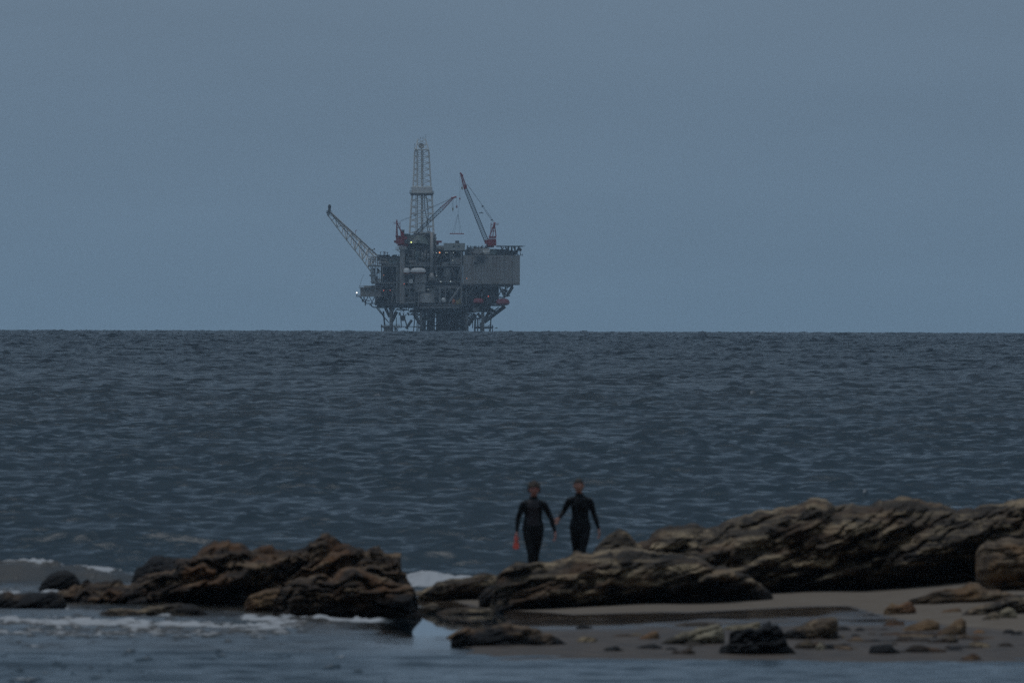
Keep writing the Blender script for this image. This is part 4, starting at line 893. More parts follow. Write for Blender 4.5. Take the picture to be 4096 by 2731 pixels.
clutter('pipework', 1650, 1905, 1246, 1276, 130, -12, 10, STEELD, .9, 30)
clutter('pipework', 1690, 1880, 1262, 1292, 50, -10, 10, STEELD, .8, 26)
clutter('pipework', 1858, 2060, 1001, 1021, 90, D0-.6, D0+3, STEEL, .4)
clutter('pipework', 1742, 1774, 984, 1000, 25, D0+1, D0+3, STEEL, .4)
clutter('pipework', 1530, 1990, 1306, 1312, 50, -14, -8, STEELD, .5)

# drill floor under the derrick
m = MB(); m.pbox(1640, 1700, 940, 985, -8, 10); m.pbox(1717, 1742, 938, 986, -8, 10); m.pbox(1717, 1736, 931, 940, -8, 10); m.pbox(1697, 1717, 964, 986, -8, 10); m.pbox(1655, 1720, 928, 940, 2, 10)
m.build('drill_floor_house', STEEL, rig)
m = MB(); m.tube(rp(1668, 985, -10), rp(1668, 950, -9), 6.5, 4.5, n=14); m.build('wind_wall', GRN, rig)
m = MB(); m.pbox(1697, 1717, 931, 964, -4, 8); m.build('dark_opening', STEELD, rig)
m = MB(); m.pbox(1664, 1678, 953, 961, -16.4, -15.2); m.build('white_panel', PALE, rig)
m = MB(); m.pbox(1742, 1766, 963, 971, -8, 4); m.pbox(1742, 1754, 971, 980, -6, 2); m.build('pipe_ramp', RED2, rig)
m = MB(); m.pbox(1602, 1617, 920, 942, -14, -9); m.pbox(1612, 1640, 936, 985, -10, 4); m.build('mud_module', GRN, rig)
clutter('pipework', 1620, 1745, 940, 988, 120, -12, -7.6, STEELD, .5)
clutter('pipework', 1640, 1745, 936, 988, 60, -12.5, -8, STEEL, .4)

# lamps that are lit
for x, y, r_l, mt, dd in ((1428, 1172, .33, L_W, -2), (1644.5, 970, .36, L_Y, -17.5), (1758.5, 1011, .34, L_O, -19), (1733, 1011, .22, L_S, -19.5), (1745, 1012, .22, L_S, -19), (1783, 1011, .22, L_S, -19), (1789, 1011, .18, L_S, -19),
                       (1813, 1011, .2, L_S, -19), (1867, 1114, .13, L_O, -24.6), (1953, 1185, .3, L_R, -22), (1535, 1163, .24, L_R, -22), (1561, 1162, .2, L_R, -22), (1617, 1136, .22, L_R, -23), (1536, 1102, .11, L_O, -22),
                       (1746, 1103, .15, L_S, -22), (1713, 1158, .2, L_S, -22), (1763, 1127, .24, L_S, -22), (1802, 1126, .26, L_S, -22), (1811, 1042, .18, L_S, -21)):
    m = MB(); m.sphere(rp(x, y, D0 if dd == -2 else dd), r_l, 8, 6); m.build('work_lamp', mt, rig, True)
m = MB(); m.pt(1428, 1174, 1428, 1186, .3, D0); m.build('lamp_post', STEELD, rig)

# flare boom: a triangular truss with its pipe and tip
fb = MB()
A1, B1 = rp(1324, 853, -6), rp(1510, 1024, -6)
A2, B2 = rp(1322, 854, 2), rp(1500, 1030, 6)
A3, B3 = rp(1307, 858, -2), rp(1484, 1088, -1)
nfb = 11
pt_ = lambda a, b, t: a.lerp(b, t)
mid3 = lambda t: rp(*np.array([(1307, 858), (1379, 953), (1441, 1030), (1484, 1088)])[min(3, int(t*3))], -2) if False else rp(float(np.interp(t, [0, .33, .66, 1], [1307, 1379, 1441, 1484])), float(np.interp(t, [0, .33, .66, 1], [858, 953, 1030, 1088])), -2)
for k in range(nfb):
    t0, t1 = k/nfb, (k+1)/nfb
    a0, a1 = pt_(A1, B1, t0), pt_(A1, B1, t1); b0, b1_2 = pt_(A2, B2, t0), pt_(A2, B2, t1); c0, c1 = mid3(t0), mid3(t1)
    fb.tube(a0, a1, .42, n=6); fb.tube(b0, b1_2, .32, n=6); fb.tube(c0, c1, .32, n=6)
    fb.tube(a0, b0, .16, n=4); fb.tube(b0, c0, .17, n=4); fb.tube(a0, c0, .17, n=4)
    if k % 2: fb.tube(a0, c1, .19, n=4); fb.tube(b0, c1, .17, n=4); fb.tube(a0, b1_2, .14, n=4)
    else: fb.tube(c0, a1, .19, n=4); fb.tube(c0, b1_2, .17, n=4); fb.tube(b0, a1, .14, n=4)
flb = fb.build('flare_boom', PALE, rig)
m = MB(); m.tube(rp(1320, 850, -7), rp(1512, 1025, -7.5), .34, n=6); m.tube(rp(1330, 866, -5), rp(1470, 1024, -4.5), .25, n=6); m.build('flare_pipe', STEEL, flb)
m = MB(); m.pbox(1304, 1326, 850, 855, -7, 2)
for x in (1305, 1311, 1319, 1326): m.pt(x, 851, x, 844, .14, -6.5)
m.pt(1304, 845, 1326, 845, .12, -6.5); m.build('tip_platform', STEELD, flb)
m = MB(); m.pt(1316, 858, 1317, 832, 1.3, -3, n=8); m.sphere(rp(1317, 828, -3), .75, sc=(1.1, 1.1, 1.5)); m.pt(1308, 851, 1308, 843, .3, -3); m.build('flare_tip', plain('sooty_steel', (.012, .012, .014)), flb, True)
m = MB(); m.pt(1421, 938, 1421, 924, .2, -6); m.pt(1421, 925, 1427, 921, .35, -6); m.build('obstruction_lamp', RED, flb)
m = MB(); m.pt(1484, 1000, 1496, 999, .35, -7); m.sphere(rp(1497, 997, -7), .4); m.build('loudhailer', STEELD, flb)

# ---- derrick, a thing that stands on the drill floor
der = empty('drilling_derrick', O + rp(1685, 930, 0)); tag(der, 'tall pale lattice drilling derrick standing on the platform', 'derrick')
OD = rp(1685, 930, 0)
class SMB(MB):
    pass
def shift(m, off): m.v = [(v[0]-off.x, v[1]-off.y, v[2]-off.z) for v in m.v]; return m
def tower(x0a, x1a, ya, x0b, x1b, yb, ycuts, r, rc):
    m = MB(); ym = lambda y: ((y-ya)/(yb-ya))
    def cn(y):
        t = ym(y); x0 = x0a+(x0b-x0a)*t; x1 = x1a+(x1b-x1a)*t; h = (x1-x0)*S/2
        return [rp(x0, y, -h), rp(x1, y, -h), rp(x1, y, h), rp(x0, y, h)]
    pc = cn(ycuts[0])
    for i, y in enumerate(ycuts[1:]):
        cc = cn(y)
        for q in range(4):
            m.tube(pc[q], cc[q], rc, n=6); m.tube(cc[q], cc[(q+1) % 4], r*1.1, n=4)
            mtop = (pc[q]+pc[(q+1) % 4])/2
            m.tube(pc[q], cc[(q+1) % 4], r, n=4); m.tube(pc[(q+1) % 4], cc[q], r, n=4)
        pc = cc
    return m
shift(tower(1657, 1713, 603, 1651, 1722, 748, [603, 627, 652, 677, 701, 725, 748], .17, .40), OD).build('upper_mast', PALE, der)
shift(tower(1647, 1726, 775, 1637, 1733, 932, [775, 802, 829, 855, 881, 906, 932], .20, .46), OD).build('lower_mast', PALE, der)
shift(tower(1669, 1699, 557, 1661, 1713, 600, [557, 578, 600], .14, .26), OD).build('crown_frame', PALE, der)
m = MB(); m.pbox(1658, 1715, 598, 603, -4, 4); m.pbox(1655, 1665, 596, 598, -4.4, 4); 
for x in (1656, 1662, 1704, 1712): m.pt(x, 600, x, 592, .14, -4)
shift(m, OD).build('crown_platform', PALE, der)
m = MB(); m.tube(rp(1683, 584, -1.2), rp(1683, 584, 1.2), 1.4, n=12); m.pt(1684, 578, 1684, 602, .5, -1.5); shift(m, OD).build('crown_block', STEEL, der)
m = MB(); m.pbox(1644, 1728, 749, 775, -5.5, 5.5); mk = shift(m, OD).build('monkey_board_screen', PALE, der)
m = MB(); m.pbox(1637, 1735, 772, 776, -6.3, 6.3); m.pbox(1641, 1731, 776, 782, -5.6, 5.6)
for k in range(5):
    for s_ in (1637, 1727): m.pt(s_+k*2, 773, s_+k*2, 764, .12, -6.2)
m.pt(1637, 764, 1645, 764, .12, -6.2); m.pt(1727, 764, 1735, 764, .12, -6.2); m.pt(1640, 749, 1640, 764, .12, -6); shift(m, OD).build('walkway', STEEL, der)
m = MB(); m.pbox(1682, 1689, 602, 930, -1.6, 0); shift(m, OD).build('guide_rail', PALE, der)
m = MB(); m.pbox(1689.5, 1691.5, 602, 930, -1.2, .4); shift(m, OD).build('guide_rail', STEELD, der)
m = MB(); m.pt(1669, 602, 1667, 930, .6, -2); m.pt(1664, 603, 1660, 930, .25, 3); shift(m, OD).build('standpipe', PALE, der)
m = MB(); m.path([(1700, 780), (1707, 800), (1712, 860), (1706, 900), (1712, 930)], .5, -1); m.path([(1696, 780), (1698, 840), (1712, 900), (1720, 930)], .4, 1); shift(m, OD).build('mud_hose', STEEL, der)
m = MB(); m.pbox(1655, 1664, 859, 864, -2.5, -1); m.pbox(1640, 1668, 828, 831, -4, 0); m.pt(1637, 822, 1668, 822, .12, -4); shift(m, OD).build('stabbing_board', STEEL, der)
for x, y0, w in ((1701, 537, .14), (1693, 547, .2), (1680, 549, .25), (1687, 550, .2), (1657, 574, .2)):
    m = MB(); m.pt(x, 557 if x != 1657 else 598, x, y0, w, 0); shift(m, OD).build('antenna', STEEL, der)

# ---- cranes
def crane(label, basept, parts):
    c = empty('pedestal_crane', O + basept); tag(c, label, 'crane', 'red pedestal cranes on the oil platform')
    out = {}
    for nm, (m, mat, par) in parts.items():
        o = shift(m, basept).build(nm.split('#')[0], mat, c)
        if par: o.parent = out[par]
        out[nm] = o
    return c
base1 = rp(1608, 985, -18)
h = MB(); h.pbox(1584, 1628, 947, 977, -22, -14); h.pbox(1590, 1632, 975, 985, -21, -15); h.pbox(1582, 1606, 944, 950, -22, -14); h.pbox(1604, 1616, 930, 948, -20, -15)
cw = MB(); cw.pbox(1576, 1584, 963, 972, -20, -16)
cabm = MB(); cabm.pbox(1618, 1634, 958, 974, -23, -20)
g1 = MB()
for x in (1582.5, 1588): g1.pt(x+2, 945, 1587, 895, .5, -20); g1.pt(x+2, 945, 1587, 895, .5, -16)
g1.pt(1612, 942, 1588, 893, .5, -20); g1.pt(1610, 942, 1588, 893, .5, -16); g1.pt(1596, 912, 1586, 912, .3, -18); g1.pt(1587, 895, 1587, 881, .8, -18); g1.pbox(1574, 1602, 894, 896, -20, -16)
for x in (1575, 1580, 1596, 1601): g1.pt(x, 894, x, 888, .14, -19)
g1.pt(1599, 895, 1603, 942, .25, -18)
bt = MB(); lattice(bt, rp(1628, 970, -18), rp(1766, 836, -18), 1.5, 1.7, 17, .10, h0=1.2, h1=1.7, rc=.17)
bt2 = MB(); lattice(bt2, rp(1766, 836, -18), rp(1812, 792, -18), 1.7, .7, 6, .11, h0=1.7, h1=.6, rc=.20); bt2.pt(1804, 795, 1825, 788, .9, -18); bt2.pt(1806, 792, 1803, 790, .5, -18)
pen = MB(); pen.path([(1600, 884), (1638, 870), (1730, 828), (1806, 793)], .14, -17); pen.path([(1600, 887), (1640, 873), (1732, 830), (1806, 795)], .10, -19)
hk = MB(); hk.pt(1808, 796, 1808, 832, .10, -18); hk.pt(1812, 796, 1812, 832, .10, -18)
hb = MB(); hb.pbox(1807.5, 1813, 832, 841, -18.6, -17.4); hb.pt(1810, 841, 1811, 847, .3, -18)
hk2 = MB(); hk2.pt(1824, 790, 1826, 824, .09, -18); hb2 = MB(); hb2.sphere(rp(1826, 828, -18), .5, sc=(.8, .8, 1.4))
crane('red pedestal crane with a low dark boom pointing right across the derrick', base1,
      {'machine_house': (h, RED, None), 'counterweight': (cw, RED, None), 'cab': (cabm, STEELD, None), 'gantry': (g1, RED, None), 'boom': (bt, BOOMD, None), 'boom_tip': (bt2, RED, 'boom'), 'pendant_line': (pen, BOOMD, None),
       'hoist_line': (hk, BOOMD, None), 'hook_block': (hb, YEL, 'hoist_line'), 'hoist_line#2': (hk2, BOOMD, None), 'hook_block#2': (hb2, RED2, 'hoist_line#2')})
base2 = rp(1962, 983, -14)
h = MB(); h.pbox(1952, 1984, 955, 983, -18, -10); h.pbox(1938, 1956, 960, 976, -17, -11); h.pbox(1944, 1975, 976, 990, -16, -12); h.pbox(1954, 1984, 945, 953, -18, -10)
g2 = MB()
for x0 in (1957, 1983): g2.pt(x0, 946, 1976, 895, .5, -16); g2.pt(x0, 946, 1977, 895, .5, -12)
g2.pt(1970, 946, 1976, 893, .45, -14); g2.pt(1962, 925, 1981, 925, .3, -16); g2.pt(1966, 910, 1979, 910, .3, -16); g2.pbox(1962, 1993, 897, 899, -16, -12)
for x in (1962, 1966, 1987, 1992): g2.pt(x, 897, x, 891, .14, -15)
g2.pt(1960, 950, 1962, 897, .2, -13); g2.pt(1964, 946, 1965, 897, .15, -13); g2.pt(1972, 892, 1982, 893, .6, -14)
bt = MB(); lattice(bt, rp(1946, 966, -14), rp(1861, 756, -14), 1.7, 1.9, 24, .11, h0=2.0, h1=1.5, rc=.19); 
bt2 = MB(); lattice(bt2, rp(1861, 756, -14), rp(1844, 700, -14), 1.9, .9, 6, .13, h0=1.4, h1=.7, rc=.22); bt2.pt(1850, 705, 1838, 692, .9, -14); bt2.pbox(1854, 1866, 740, 757, -15, -13)
pen = MB(); pen.pt(1864, 734, 1929, 825, .10, -15); pen.pt(1868, 738, 1931, 824, .10, -13); pen.pbox(1925, 1933, 823, 828, -15, -13); pen.pt(1928, 827, 1970, 888, .16, -15); pen.pt(1932, 826, 1977, 890, .16, -13); pen.pbox(1962, 1970, 878, 882, -15, -13)
hk = MB(); hk.pt(1846, 706, 1845, 750, .10, -14); hk.pt(1849, 706, 1849, 750, .10, -14)
hb = MB(); hb.pbox(1844, 1850, 749, 757, -14.6, -13.4); hb.pt(1847, 757, 1848, 762, .3, -14)
hk2 = MB(); hk2.pt(1838.5, 694, 1838, 796, .09, -14); hk2.pt(1838, 796, 1831, 855, .09, -14); hb2 = MB(); hb2.sphere(rp(1838, 796, -14), .45, sc=(.8, .8, 1.3))
anm = MB(); anm.pbox(1915, 1932, 851, 854, -15, -13); anm.pt(1922, 847, 1928, 852, .25, -14)
crane('red pedestal crane with a steep dark boom, beside the helideck', base2,
      {'machine_house': (h, RED, None), 'gantry': (g2, RED, None), 'boom': (bt, BOOMD, None), 'boom_tip': (bt2, RED, 'boom'), 'wind_gauge': (anm, BOOMD, 'boom'), 'pendant_line': (pen, BOOMD, None),
       'hoist_line': (hk, BOOMD, None), 'hook_block': (hb, YEL, 'hoist_line'), 'hoist_line#2': (hk2, BOOMD, None), 'headache_ball': (hb2, RED2, 'hoist_line#2')})
sb = empty('spreader_bar', O + rp(1826, 935, -14)); tag(sb, 'long thin spreader bar hanging in the air from the steep crane', 'spreader bar')
off = rp(1826, 935, -14)
m = MB(); m.pt(1798, 935, 1855, 935.5, .5, -14, n=6); shift(m, off).build('bar', RED2, sb)
for x in (1808, 1816, 1838, 1846):
    m = MB(); m.pt(x, 935, 1831, 855, .10, -14); shift(m, off).build('sling', BOOMD, sb)

# ---- lifeboats and rafts hung on the platform
def lifeboat(label, x0, x1, y0, y1, dep, upper, hull, endon=False, grp='covered lifeboats hanging on the oil platform'):
    L_ = (x1-x0)*S; Hh_ = (y1-y0)*S; c = rp((x0+x1)/2, y1, dep)
    r_ = empty('lifeboat', O + c); tag(r_, label, 'lifeboat', grp)
    def body(zlo, zhi, bulge, n=12, k=7):
        vs = []; fs = []
        for i in range(n+1):
            t = i/n*2-1; ww = (1-abs(t)**3.2)**.5 if abs(t) < 1 else 0
            for j in range(k+1):
                a = math.pi*j/k
                vs.append((t*L_/2, -math.cos(a)*Hh_*.48*ww*bulge, zlo+(zhi-zlo)*math.sin(a)*(.35+.65*ww) if zhi > zlo else zlo+(zhi-zlo)*math.sin(a)*ww))
        for i in range(n):
            for j in range(k): fs.append((i*(k+1)+j, i*(k+1)+j+1, (i+1)*(k+1)+j+1, (i+1)*(k+1)+j))
        m = MB(); m.add(vs, fs); return m
    body(Hh_*.32, Hh_, 1.0).build('canopy', upper, r_, True)
    body(Hh_*.32, 0, 1.0).build('hull', hull, r_, True)
    return r_
lifeboat('long white covered lifeboat hanging beside the process module', 1642, 1704, 1072, 1097, D0-3.5, WHITE, ORNG)
lifeboat('short white lifeboat with an orange keel, seen nearly end-on', 1614, 1640, 1072, 1100, D0-3.5, WHITE, ORNG)
lifeboat('red lifeboat resting on the lower deck under the quarters', 1893, 1935, 1192, 1216, D0-2, RED2, RED2)
lifeboat('red rounded lifeboat sticking out at the right end of the deck', 1984, 2038, 1193, 1221, D0-1, RED2, RED2)
m = MB(); m.sphere((0, 0, 1.1), 1.1, sc=(.8, .8, 1.25)); dr = m.build('orange_float', ORNG, None, True); dr.location = O + rp(1815, 1216, D0-1); tag(dr, 'orange float standing on the lower deck', 'float')
m = MB(); m.tube((0, 0, 0), (0, 0, 2.0), 1.05, n=12); m.tube((.9, .3, 0), (.9, .3, 2.6), .5, n=10); dr = m.build('yellow_drum', YEL, None, False); dr.location = O + rp(1832, 1216, D0-1); tag(dr, 'dull yellow drum next to the orange float', 'drum')
# ------------------------------------------------------------------ the two walkers
def loft(chain, n=12, up=(0, 1, 0)):
    """chain of (x, y, z, rx, ry): tapered limb with rounded ends; rx sideways, ry along depth"""
    P_ = [Vector(c[:3]) for c in chain]; rad = [(c[3], c[4] if len(c) > 4 else c[3]) for c in chain]
    pts = []; rr2 = []
    d0 = (P_[0]-P_[1]).normalized(); d1 = (P_[-1]-P_[-2]).normalized()
    for q in (1.0, .86, .5): pts.append(P_[0]+d0*min(rad[0])*q*.95); s_ = math.sqrt(max(0, 1-q*q))+.02; rr2.append((rad[0][0]*s_, rad[0][1]*s_))
    for p_, r2 in zip(P_, rad): pts.append(p_); rr2.append(r2)
    for q in (.5, .86, 1.0): pts.append(P_[-1]+d1*min(rad[-1])*q*.95); s_ = math.sqrt(max(0, 1-q*q))+.02; rr2.append((rad[-1][0]*s_, rad[-1][1]*s_))
    vs = []; m_ = len(pts)
    for i in range(m_):
        t = (pts[min(i+1, m_-1)]-pts[max(i-1, 0)]).normalized()
        yv = Vector(up); yv = (yv - t*yv.dot(t)).normalized(); xv = yv.cross(t)
        for k in range(n):
            a = 2*math.pi*k/n
            vs.append(pts[i] + xv*math.cos(a)*rr2[i][0] + yv*math.sin(a)*rr2[i][1])
    fs = [(i*n+k, i*n+(k+1) % n, (i+1)*n+(k+1) % n, (i+1)*n+k) for i in range(m_-1) for k in range(n)]
    fs += [tuple(range(n))[::-1], tuple(range((m_-1)*n, m_*n))]
    return vs, fs

def head_mesh(c, s=1.0, turn=0.0, tilt=0.0):
    """head with brow, sockets, nose, lips, chin and ears; faces -Y"""
    vs = []; nu, nv = 40, 30
    for j in range(nv+1):
        ph = math.pi*j/nv
        for i in range(nu):
            th = 2*math.pi*i/nu
            x, y, z = math.sin(ph)*math.sin(th), -math.sin(ph)*math.cos(th), math.cos(ph)
            X_, Y_, Z_ = x*.076, y*.096, z*.117
            if Z_ < 0:
                k = 1 - .42*(-Z_/.117)**1.4; X_ *= k; Y_ = Y_*(1-.18*(-Z_/.117)) - .012*(-Z_/.117)
            f = max(0, -y)
            g_ = lambda cx, cz, w, hh: math.exp(-((X_-cx)/w)**2-((Z_-cz)/hh)**2)*f
            Y_ -= .022*g_(0, -.030, .012, .020)            # nose tip
            Y_ -= .012*g_(0, -.005, .009, .026)            # bridge
            Y_ -= .006*(g_(-.03, .022, .022, .009)+g_(.03, .022, .022, .009))   # brow
            Y_ += .010*(g_(-.031, .004, .016, .010)+g_(.031, .004, .016, .010)) # sockets
            Y_ -= .006*(g_(-.031, .002, .009, .006)+g_(.031, .002, .009, .006)) # eyes
            Y_ -= .007*g_(0, -.060, .024, .008); Y_ += .004*g_(0, -.0605, .022, .0025)  # lips
            Y_ -= .008*g_(0, -.095, .020, .014)            # chin
            vs.append((X_, Y_, Z_))
    fs = [(j*nu+i, j*nu+(i+1) % nu, (j+1)*nu+(i+1) % nu, (j+1)*nu+i) for j in range(nv) for i in range(nu)]
    for sx in (-1, 1):
        ev, ef = loft([(sx*.076, .010, -.030, .007, .012), (sx*.083, .014, -.005, .008, .018), (sx*.084, .016, .018, .007, .014)], 8)
        b = len(vs); vs += [tuple(v_) for v_ in ev]; fs += [tuple(i+b for i in f_) for f_ in ef]
    M_ = Matrix.Translation(c) @ Matrix.Rotation(turn, 4, 'Z') @ Matrix.Rotation(tilt, 4, 'X') @ Matrix.Scale(s, 4)
    return [tuple(M_ @ Vector(v_)) for v_ in vs], fs

def hand(wrist, d, palm_n, curl=.35, side=1):
    """palm, four bent fingers of different length and a thumb leaving the side of the palm"""
    d = Vector(d).normalized(); nrm = Vector(palm_n); nrm = (nrm-d*nrm.dot(d)).normalized(); lat = d.cross(nrm)*side
    W = Vector(wrist); out = []
    def L2(pts): out.append(loft(pts, 8, up=tuple(nrm)))
    P1 = W + d*.045; P2 = W + d*.088
    L2([(*(W-d*.02), .024, .020), (*(W+d*.01), .028, .018), (*P1, .038, .015), (*P2, .040, .013)])
    for k, (o_, ln) in enumerate(((-.030, .068), (-.0105, .078), (.0105, .072), (.030, .056))):
        p = P2 + lat*o_; q = d.copy(); seg = [(*(p-d*.012), .0088, .0088), (*p, .0090, .0090)]
        ang = 0
        for fr in (.45, .32, .23):
            ang += curl*(1.0+.12*k)
            q = (d*math.cos(ang)+nrm*math.sin(ang)).normalized(); p = p+q*ln*fr
            seg.append((*p, .0082-.0006*len(seg)*.3, .0080))
        L2(seg)
    t = W + d*.025 - lat*.026; q = (d*.62 - lat*.62 + nrm*.35).normalized(); t1 = t+q*.035; q2 = (d*.85-lat*.28+nrm*.45).normalized()
    L2([(*t, .012, .012), (*t1, .0105, .0105), (*(t1+q2*.03), .0092, .0092), (*(t1+q2*.05), .0078, .0078)])
    return out

def voxel_body(name, pieces, voxel=.0065):
    vs = []; fs = []
    for v_, f_ in pieces:
        b = len(vs); vs += [tuple(x) for x in v_]; fs += [tuple(i+b for i in f) for f in f_]
    me = bpy.data.meshes.new(name); me.from_pydata(vs, [], fs); me.update()
    o = bpy.data.objects.new(name, me); col.objects.link(o)
    rm = o.modifiers.new('r', 'REMESH'); rm.mode = 'VOXEL'; rm.voxel_size = voxel; rm.use_smooth_shade = True
    sm_ = o.modifiers.new('s', 'SMOOTH'); sm_.factor = .5; sm_.iterations = 3
    dg = bpy.context.evaluated_depsgraph_get(); ev = o.evaluated_get(dg)
    me2 = bpy.data.meshes.new_from_object(ev); me2.name = name
    o.modifiers.clear(); o.data = me2; bpy.data.meshes.remove(me)
    return o

def sub_shell(src, keep, inflate, name, mat, parent):
    """garment: the faces of the body chosen by keep(), lifted off along the normals"""
    me = src.data; nv = len(me.vertices); co = np.empty(nv*3, np.float32); me.vertices.foreach_get('co', co); co = co.reshape(-1, 3)
    nr = np.empty(nv*3, np.float32); me.vertices.foreach_get('normal', nr); nr = nr.reshape(-1, 3)
    k = keep(co); fs = [tuple(p_.vertices) for p_ in me.polygons]
    fs = [f for f in fs if all(k[i] for i in f)]
    idx = np.unique(np.array([i for f in fs for i in f])); mapi = {int(a_): b_ for b_, a_ in enumerate(idx)}
    c2 = co[idx]; n2 = nr[idx]
    inf = inflate(c2) if callable(inflate) else inflate
    v2 = c2 + n2*(inf if np.isscalar(inf) else inf[:, None])
    m2 = bpy.data.meshes.new(name); m2.from_pydata(v2.tolist(), [], [tuple(mapi[i] for i in f) for f in fs]); m2.update()
    m2.polygons.foreach_set('use_smooth', np.full(len(m2.polygons), True)); m2.materials.append(mat)
    o = bpy.data.objects.new(name, m2); col.objects.link(o); o.parent = parent
    return o

def skinmat(name, c):
    m, n, l, p = newmat(name)
    g = n.new('ShaderNodeTexCoord'); t = n.new('ShaderNodeTexNoise'); t.inputs['Scale'].default_value = 18
    l.new(g.outputs['Object'], t.inputs['Vector']); r = n.new('ShaderNodeValToRGB'); l.new(t.outputs['Fac'], r.inputs[0])
    r.color_ramp.elements[0].color = (*[a*.8 for a in c], 1); r.color_ramp.elements[1].color = (*c, 1)
    l.new(r.outputs[0], p.inputs['Base Color']); p.inputs['Roughness'].default_value = .5
    p.inputs['Subsurface Weight'].default_value = .1; p.inputs['Subsurface Radius'].default_value = (.01, .004, .002)
    return m
SK1 = skinmat('flushed_skin', (.40, .17, .135)); SK2 = skinmat('tanned_skin', (.38, .18, .13))
def suitmat(name, c, rough):
    m, n, l, p = newmat(name)
    g = n.new('ShaderNodeTexCoord'); t = n.new('ShaderNodeTexNoise'); t.inputs['Scale'].default_value = 7; t.inputs['Detail'].default_value = 3
    l.new(g.outputs['Object'], t.inputs['Vector']); b = n.new('ShaderNodeBump'); b.inputs['Strength'].default_value = .4; b.inputs['Distance'].default_value = .02
    l.new(t.outputs['Fac'], b.inputs['Height']); l.new(b.outputs[0], p.inputs['Normal'])
    p.inputs['Base Color'].default_value = (*c, 1); p.inputs['Roughness'].default_value = rough; p.inputs['Specular IOR Level'].default_value = .2; return m
SUIT = suitmat('black_neoprene', (.0045, .005, .006), .7); PANEL = suitmat('smooth_chest_rubber', (.026, .022, .025), .5)
SUIT2 = suitmat('blue_black_neoprene', (.004, .005, .0065), .7)
def hairmat(name, c):
    m, n, l, p = newmat(name); g = n.new('ShaderNodeTexCoord'); t = n.new('ShaderNodeTexNoise'); t.inputs['Scale'].default_value = 30; t.inputs['Detail'].default_value = 4
    l.new(g.outputs['Object'], t.inputs['Vector']); r = n.new('ShaderNodeValToRGB'); l.new(t.outputs['Fac'], r.inputs[0])
    r.color_ramp.elements[0].color = (*[a*.35 for a in c], 1); r.color_ramp.elements[1].color = (*c, 1); r.color_ramp.elements[0].position = .35; r.color_ramp.elements[1].position = .65
    l.new(r.outputs[0], p.inputs['Base Color']); p.inputs['Roughness'].default_value = .7; return m
HAIR1 = hairmat('light_brown_hair', (.055, .034, .020)); HAIR2 = hairmat('dark_brown_hair', (.026, .017, .012))

def person(label, px, feet_y, d, neck, shL, elL, wrL, shR, elR, wrR, handL, handR, hipw, waistw, chestw, legs, head, skin, suit, zneck, hz, cuffs):
    base = at(px, feet_y, d)
    pc = []
    hx, hy, hzc = head
    # trunk
    pc.append(loft([(0, .01, .80, hipw*.92, .105), (0, .012, .88, hipw, .115), (0, .005, .96, hipw*.93, .10), (0, 0, 1.06, waistw, .088), (0, -.004, 1.14, waistw*1.05, .09), (0, -.012, zneck-.16, chestw, .105),
                    (0, -.004, zneck-.10, chestw*.98, .095), (neck[0]*.5, .004, zneck-.055, chestw*.70, .074), (neck[0]*.8, .006, zneck-.02, chestw*.45, .062), (neck[0], .008, zneck+.005, .058, .055)], 22))
    pc.append(loft([(neck[0]*.7, .012, zneck-.06, .062, .06), (neck[0], .004, zneck+.02, .052, .054), (hx, -.004, hzc-.06, .050, .055)], 16))
    pc.append(head_mesh(Vector((hx, hy, hzc)), hz))
    for s_ in (-1, 1):      # bust
        pc.append(loft([(s_*.062, -.070, 1.225, .058, .045), (s_*.060, -.062, 1.26, .050, .04)], 12))
    for sh, el, wr in ((shL, elL, wrL), (shR, elR, wrR)):
        sh, el, wr = Vector(sh), Vector(el), Vector(wr)
        pc.append(loft([(sh.x*.45, sh.y, sh.z+.032, .045, .055), (*sh, .052, .058), (*sh.lerp(el, .35), .048, .050), (*sh.lerp(el, .8), .038, .040), (*el, .036, .037)], 14))
        pc.append(loft([(*el, .036, .037), (*el.lerp(wr, .3), .037, .037), (*el.lerp(wr, .8), .026, .027), (*wr, .022, .022)], 12))
    for (hp, kn, an, to) in legs:
        hp, kn, an = Vector(hp), Vector(kn), Vector(an)
        pc.append(loft([(*hp, .085, .092), (*hp.lerp(kn, .35), .076, .084), (*hp.lerp(kn, .8), .056, .060), (*kn, .050, .054)], 16))
        pc.append(loft([(*kn, .050, .054), (*(kn.lerp(an, .3)+Vector((0, .014, 0))), .050, .056), (*kn.lerp(an, .75), .034, .038), (*an, .030, .034)], 14))
        pc.append(loft([(an.x, an.y+.035, .035+an.z-.08, .032, .032), (an.x, an.y-.03, .035+an.z-.08, .038, .034), (an.x+to, an.y-.12, .022+an.z-.08, .042, .022), (an.x+to*1.2, an.y-.165, .018+an.z-.08, .036, .016)], 12, up=(0, 0, 1)))
    for (wr, hd) in ((wrL, handL), (wrR, handR)): pc += hand(wr, *hd)
    body = voxel_body('person', pc)
    body.data.materials.clear(); body.data.materials.append(skin)
    body.location = base; tag(body, label, 'person')
    wl, wrr = Vector(wrL), Vector(wrR); eL, eR = Vector(elL), Vector(elR)
    dl = (wl-eL).normalized(); drr = (wrr-eR).normalized()
    def keep(c):
        k = c[:, 2] < (zneck+.022 + .02*np.abs(c[:, 0]-neck[0]))
        for w_, dd in ((wl, dl), (wrr, drr)):
            t = (c-np.array(w_, np.float32)) @ np.array(dd, np.float32)
            near = np.linalg.norm(c-np.array(w_, np.float32), axis=1) < .24
            k &= ~((t > -cuffs) & near & (np.abs(c[:, 0]) > .17))
        return k & (c[:, 2] > .085)
    ws = sub_shell(body, keep, .0045, 'wetsuit', suit, body)
    return body, ws, base, (hx, hy, hzc), (wl, wrr)

